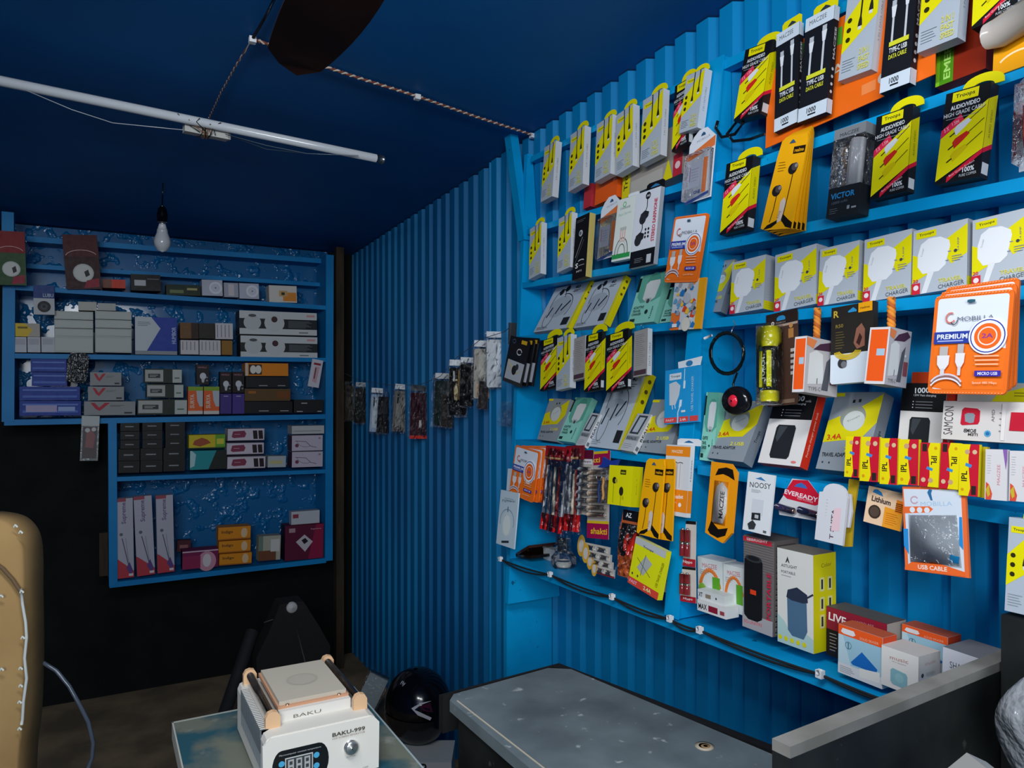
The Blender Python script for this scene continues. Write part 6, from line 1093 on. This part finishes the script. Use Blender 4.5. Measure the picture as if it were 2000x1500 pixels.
def front(m):
    m.ext([(-.002, .004), (W + .002, .004), (W + .003, H - .012), (W - .006, H - .002), (.008, H - .002), (-.003, H - .012)], 0, .004, 'e0dcd2'); f = P(m, lambda a, b_, e: (a, -e, b_), W, H)
    f.poly([(.06 + .08 * (1 - math.cos(math.radians(q))) , .44 + .3 * math.sin(math.radians(q))) for q in range(-90, 91, 18)][::-1] + [(.46 + .09 * math.cos(math.radians(q)), .44 + .3 * math.sin(math.radians(q))) for q in range(-90, 91, 18)], '!16181a')
    f.tx('Microcomputer constant temperature', .12, .64, .36, .035, 'b8bcbc', 0, 0); f.q(.17, .3, .41, .6, 'c0c2c0'); f.q(.178, .32, .402, .58, '3c4042')
    for k in range(3):
        x = .195 + .07 * k; f.q(x, .34, x + .05, .56, 'a8aaa8'); f.q(x + .012, .37, x + .038, .43, '3c4042'); f.q(x + .012, .47, x + .038, .53, '3c4042')
    for x, z in ((.14, .52), (.14, .36), (.44, .54), (.44, .36)): f.disc(x, z, .026, '4aa4cc')
    f.tx('BAKU-999', .58, .78, .3, .07, '4c4a40', 0, 1); f.tx('LCD SCREEN SEPARATOR', .58, .735, .3, .025, '8c6c5c', 0, 0); f.tx('POWER', .71, .36, .08, .02, '8a8880', 0, 0); f.tx('ON', .78, .1, .04, .03, '8a8880', 0, 0); f.tx('OFF', .86, .1, .05, .03, '8a8880', 0, 0)
FPL = sb('front_plate', front)
sb('power_knob', lambda m: m.lathe([(.011, 0), (.011, -.006), (.008, -.008), (.001, -.0085)], '*c8c8c4', (W * .75, 0, H * .53), 20, 'y'), FPL)
def plate(m): m.box((.03, .055, H + .014), (W - .03, L - .03, H + .02), 'c09070'); m.box((.033, .06, H + .02), (W - .033, L - .035, H + .026), 'bab2a2'); f = P(m, lambda a, b_, e: (a, b_, H + .026 + e), W, L); f.disc(.5, .55, .15, 'aca597', None, 28); f.disc(.5, .55, .12, 'b3ab9d', None, 28)
sb('heating_plate', plate)
for x in (.018, W - .018):
    sb('guide_rail', lambda m: m.tube([(x, .04, H + .014), (x, L - .012, H + .014)], .006, '*807468', 12))
    for y in (.036, L - .014):
        def brk(m): m.ext([(x - .011, H - .001), (x + .011, H - .001), (x + .011, H + .016), (x + .007, H + .023), (x, H + .025), (x - .007, H + .023), (x - .011, H + .016)], y - .006, y + .004, 'd8b088')
        sb('bracket', brk)
sb('front_riser', lambda m: (m.box((.03, .045, H), (W - .03, .055, H + .016), 'd8d4cc'), P(m, lambda a, b_, e: (a, .045 - e, b_), W, H).tx('BAKU', .3, 1.03, .25, .06, '70685c', 0, 0)))
for x in (.045, W - .045): sb('screw', lambda m: m.lathe([(.003, 0), (.003, .0012), (.001, .0016)], '*b08c70', (x, .0575, H + .02), 10))
for x in (.015, W - .015):
    for y in (.02, L - .02): sb('foot', lambda m: m.tube([(x, y, 0), (x, y, .007)], .007, '202020', 10))
# counter with a grey weathered top
A_, B_, C_, D__ = Z((866, 1362), .88), Z((1092, 1300), .88), Z((1520, 1478), .88), Z((1150, 1640), .88)
A_.x = .612
t = thing('counter', 'grey weathered counter top at the bottom centre, below the blue sheet wall', 'counter', (.8, 1.0, 0)); CT = t; o0 = Vector((.8, 1.0, 0))
def slab(m, pts, z0, z1, key):
    n = len(pts); m.add([(p.x - o0.x, p.y - o0.y, z0) for p in pts] + [(p.x - o0.x, p.y - o0.y, z1) for p in pts], [tuple(range(n))[::-1], tuple(range(n, 2 * n))] + [(i, (i + 1) % n, n + (i + 1) % n, n + i) for i in range(n)], key)
E_ = Vector((.63, .25, 0)); G_ = Vector((1.08, .25, 0))
top = [E_, G_, C_, B_ + Vector((.012, -.03, 0)), B_ + Vector((-.03, 0, 0)), A_ + Vector((.02, .005, 0)), A_ + Vector((0, -.02, 0))]
m = M(); slab(m, top, .858, .88, 'counter_top'); m.build('counter_top', t)
cen = Vector((.82, .8, 0)); ins = [cen + (p - cen) * .96 for p in top]
m = M(); slab(m, ins, .03, .858, 'dark_board'); m.build('counter_body', t)
m = M(); m.lathe([(.016, 0), (.017, .001), (.01, .0014)], 'c8bca4', tuple(Z((1376, 1458), .88) - o0), 20); m.lathe([(.008, .0014), (.004, .002)], 'a8885c', tuple(Z((1378, 1459), .88) - o0), 14); m.build('round_sticker', t)
m = M()
p0, p1 = A_ + Vector((.012, -.03, 0)), E_ + Vector((.04, 0, 0)); m.tube([(p0.x - o0.x, p0.y - o0.y, .8805), (p1.x - o0.x, p1.y - o0.y, .8805)], .0016, 'a09888', 6); m.build('pale_edge_strip', t)
# dark rim boards behind the counter top (black gap edge)
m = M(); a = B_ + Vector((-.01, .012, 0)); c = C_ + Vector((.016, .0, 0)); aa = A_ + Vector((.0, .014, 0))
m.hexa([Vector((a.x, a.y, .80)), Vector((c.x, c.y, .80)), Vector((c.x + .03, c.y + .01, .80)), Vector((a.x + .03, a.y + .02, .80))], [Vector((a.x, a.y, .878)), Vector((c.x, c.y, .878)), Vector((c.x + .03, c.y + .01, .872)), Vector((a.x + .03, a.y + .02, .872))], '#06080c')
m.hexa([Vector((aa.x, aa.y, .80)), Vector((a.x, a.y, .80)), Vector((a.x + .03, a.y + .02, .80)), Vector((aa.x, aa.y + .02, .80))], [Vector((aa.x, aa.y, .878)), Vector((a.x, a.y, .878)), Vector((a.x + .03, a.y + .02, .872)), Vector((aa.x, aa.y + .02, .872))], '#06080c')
m.v = [(x - o0.x, y - o0.y, z) for x, y, z in m.v]; m.build('rim', CT)
# dark upright panel at the right
c = X((1958, 1268), 1.10); PZ = c.z; a = Z((1508, 1442), PZ)
t = thing('side_panel_board', 'dark upright board with a pale worn top edge at the lower right', 'panel', (a.x, a.y, 0)); u_ = Vector((c.x - a.x, c.y - a.y, 0)); n_ = Vector((u_.y, -u_.x, 0)).normalized() * .022; z0 = Vector((0, 0, 0))
zb_ = Vector((0, 0, .884)); m = M(); m.hexa([z0 + zb_, u_ + zb_, u_ + n_ + zb_, n_ + zb_], [Vector((*q.xy, PZ - .012)) for q in (z0, u_, u_ + n_, n_)], 'dark_board'); m.build('board', t)
m = M(); m.hexa([Vector((*q.xy, PZ - .012)) for q in (z0, u_, u_ + n_, n_)], [Vector((*q.xy, PZ)) for q in (z0, u_, u_ + n_, n_)], 'board_edge'); m.build('top_edge', t)
# dark cabinet edge and pale bag at the far right
p_ = D((1958, 1195), 1.0); m = M(); q0 = D((1955, 1200), .98); q1 = D((1995, 1200), .98)
m = M(); m.box((q0.x, q0.y - .2, .884), (WX - .005, q0.y, q0.z), 'dark_board'); tag(m.build('dark_cabinet'), 'dark cabinet side rising behind the panel at the right photo edge', 'cabinet')
c0 = D((2052, 1440), .86); m = M(); vs = []
m.grid(lambda u, v: (c0.x + (.05 + .012 * math.sin(9 * v + 3 * u)) * math.sin(math.pi * v) * math.cos(2 * math.pi * u), c0.y + (.05 + .01 * math.sin(7 * u * 6.28 / 6.28)) * math.sin(math.pi * v) * math.sin(2 * math.pi * u), c0.z - .09 + .18 * v + .004 * math.sin(20 * u)), 18, 12, '@94989c')
tag(m.build('plastic_bag'), 'crumpled pale plastic bag at the lower right corner', 'bag')
c0 = Z((1900, 1490), .93) if False else D((1905, 1530), .62); m = M()
m.ext([(-.03, -.05), (.03, -.05), (.022, .008), (.005, .016), (-.022, -.006)], -.02, .02, '8c8c88'); o_ = m.build('paper_bundle', None, Matrix.Translation(c0) @ Matrix.Rotation(-YAW, 4, 'Z')); tag(o_, 'folded grey-white paper at the bottom edge in front of the dark panel', 'paper')
# tan board chair back at the left edge
dpt = 1.25
def fp(px, py, d=dpt): return D((px, py), d)
ch = thing('tan_panel', 'tan padded panel edged with white cord at the left photo edge', 'padded panel', (fp(0, 1300)))
outl = [(-160, 1700), (-190, 1200), (-130, 1030), (-60, 1005), (5, 1012), (32, 1032), (46, 1060), (49, 1110), (48, 1160), (50, 1230), (50, 1320), (46, 1420), (36, 1480), (30, 1700)]
for _ in range(2):
    o2 = []
    for i in range(len(outl)):
        (x0, y0), (x1, y1) = outl[i], outl[(i + 1) % len(outl)]; o2 += [(x0 * .75 + x1 * .25, y0 * .75 + y1 * .25), (x0 * .25 + x1 * .75, y0 * .25 + y1 * .75)]
    outl = o2
m = M(); fr = [fp(*q) - ch.location for q in outl]; bk = [fp(*q) + FW * .05 - ch.location for q in outl]; n = len(fr)
cf = Vector((0, 0, 0)); 
for q in fr: cf += q / n
ff = [q * .985 + cf * .015 - FW * .008 for q in fr]
m.add(fr + bk + ff, [tuple(range(2 * n, 3 * n)), tuple(range(2 * n - 1, n - 1, -1))] + [(i, n + i, n + (i + 1) % n, (i + 1) % n) for i in range(n)] + [(2 * n + i, i, (i + 1) % n, 2 * n + (i + 1) % n) for i in range(n)], 'tan_fabric', True); m.build('padding', ch)
m = M(); m.tube([fp(x, y, dpt - .015) - ch.location for x, y in ((41, 1150), (44, 1180), (50, 1215), (52, 1245), (48, 1285), (52, 1325), (46, 1370), (44, 1405), (42, 1415))], .0024, 'b4b8b4', 8); m.build('white_cord', ch)
m = M(); m.tube([fp(x, y, dpt - .014) - ch.location for x, y in ((-90, 1060), (-30, 1085), (5, 1110), (25, 1132), (40, 1155))], .003, '#5c4830', 8); m.build('seam', ch)
for x, y in ((42, 1156), (44, 1246), (40, 1306), (40, 1340), (38, 1372), (38, 1424), (2, 1165), (3, 1308), (30, 1028), (40, 1040)):
    m = M(); m.tube([fp(x - 2, y + 1, dpt - .018) - ch.location, fp(x, y - 3, dpt - .022) - ch.location, fp(x + 3, y + 1, dpt - .018) - ch.location], .0018, 'b8bcb4', 6); m.build('cord_knot', ch)
m = M(); m.tube([D((x, y), 1.3) for x, y in ((50, 1288), (80, 1292), (110, 1310), (135, 1340), (155, 1375), (172, 1410), (182, 1450), (180, 1480), (165, 1520))], .0035, '!3c4450', 8); tag(m.build('grey_cable'), 'dark grey cable arching beside the tan panel', 'cable')
# helmet, clear pack, sack on the floor by the wall
hp = D((812, 1378), 2.72); hm = thing('motorcycle_helmet', 'glossy black motorcycle helmet with white swoosh between table and counter', 'helmet', hp); R_ = 64 * 2.72 / 1450
m = M()
def shell(u, v):
    a = 2 * math.pi * u; q = math.pi * (.02 + .8 * v); r = R_ * (1 + .08 * math.cos(a) * math.sin(q)); return (r * math.sin(q) * math.cos(a) * 1.0, r * math.sin(q) * math.sin(a) * 1.12, r * math.cos(q) * 1.12)
m.grid(shell, 32, 20, '!0a0a0e'); m.build('shell', hm)
def onshell(a, q, k=1.012): r = R_ * k * (1 + .08 * math.cos(a) * math.sin(q)); return Vector((r * math.sin(q) * math.cos(a), r * math.sin(q) * math.sin(a) * 1.12, r * math.cos(q) * 1.12))
front_a = math.atan2(-FW.y, -FW.x)
m = M()
for pts in ([(-.05, 1.25), (.25, 1.12), (.6, 1.12), (.25, 1.17), (.02, 1.3)], [(-.05, 1.25), (.2, 1.34), (.55, 1.52), (.5, 1.58), (.15, 1.42)]):
    m.add([onshell(front_a + a, q, 1.02) for a, q in pts], [tuple(range(len(pts)))], '!c4c4c8')
m.build('white_swoosh', hm)
m = M(); pts = [(.2, 1.2), (.55, 1.16), (.6, 1.4), (.3, 1.32)]; m.add([onshell(front_a + a, q, 1.016) for a, q in pts], [tuple(range(4))], '!401830'); m.build('maroon_graphic', hm)
m = M(); m.grid(lambda u, v: onshell(front_a - 1.3 + 1.9 * u, 1.62 + .55 * v, 1.035), 16, 6, '!16181c'); m.build('visor', hm)
m = M(); vs, fs = text_mesh('Fly', 1)
m.add([onshell(front_a - .75 + .3 * u + .0 * v, .72 - .14 * v, 1.02) for u, v in vs], fs, '!b8bcc4'); m.build('lettering', hm)
cp = D((722, 1360), 3.15); m = M(); m.box((-.045, -.03, -.12), (.045, .03, .1), '!6a7478'); cg = M(); 
cl_ = thing('clear_pack', 'tilted greyish clear plastic pack left of the helmet', 'pack', cp); cl_.rotation_euler = (0, .45, -YAW)
m = M(); m.box((-.042, -.02, -.14), (.042, .02, .1), '#8c989c'); m.build('contents', cl_); m = M(); m.box((-.05, -.028, -.15), (.05, .028, .11), '~b8c4c8'); m.build('clear_sleeve', cl_)
cb_ = D((812, 1500), 2.6); m = M(); bt = Vector((-.09, -.07, -.02)); 
m.box((-.085, -.06, -cb_.z), (.13, .1, .05), 'b4b8b8'); f = P(m, lambda a, b_, e: (a - .085, -.06 - e, b_ - .12), .2, .19); f.tx('SUPER', .1, .62, .6, .2, '202428', 6, 3)
tag(m.build('lettered_sack', None, Matrix.Translation(cb_) @ Matrix.Rotation(-YAW, 4, 'Z')), 'white sack with black letters standing under the helmet', 'sack')
# dark things in the rear shadow
bg = D((565, 1300), 3.3); t = thing('tall_black_bag', 'tall black case with a round grey badge in the shadow below the rear unit', 'case', (bg.x, bg.y, 0)); zt = D((565, 1172), 3.3).z
m = M(); a = .14
m.ext([(-.13, .05), (.15, .05), (.17, .35), (.12, zt - .12), (.05, zt), (-.05, zt), (-.1, zt - .12), (-.15, .35)], -.05, .06, '#0c0c0d'); m.build('case_body', t)
for x0, x1, z0, z1 in ((-.08, -.12, zt - .06, .5), (.06, .02, zt - .28, .45)): m = M(); m.tube([(x0, -.052, z0), (x1, -.055, z1)], .0025, '#4a4844', 6); m.build('piping', t)
m = M(); m.lathe([(.001, -.064), (.02, -.062), (.024, -.055), (.024, -.045)], 'b8b8b8', (0, 0, zt - .02), 18, 'y'); m.build('round_badge', t)
m = M(); a, c = D((440, 1390), 3.0), D((492, 1235), 3.3); a2 = a.copy(); a2.z = a2.z; 
m.tube([a + (a - c) * .9, a, c], .028, '#15171d', 8); tag(m.build('leaning_pole'), 'dark pole leaning in the shadow left of the black case', 'pole')
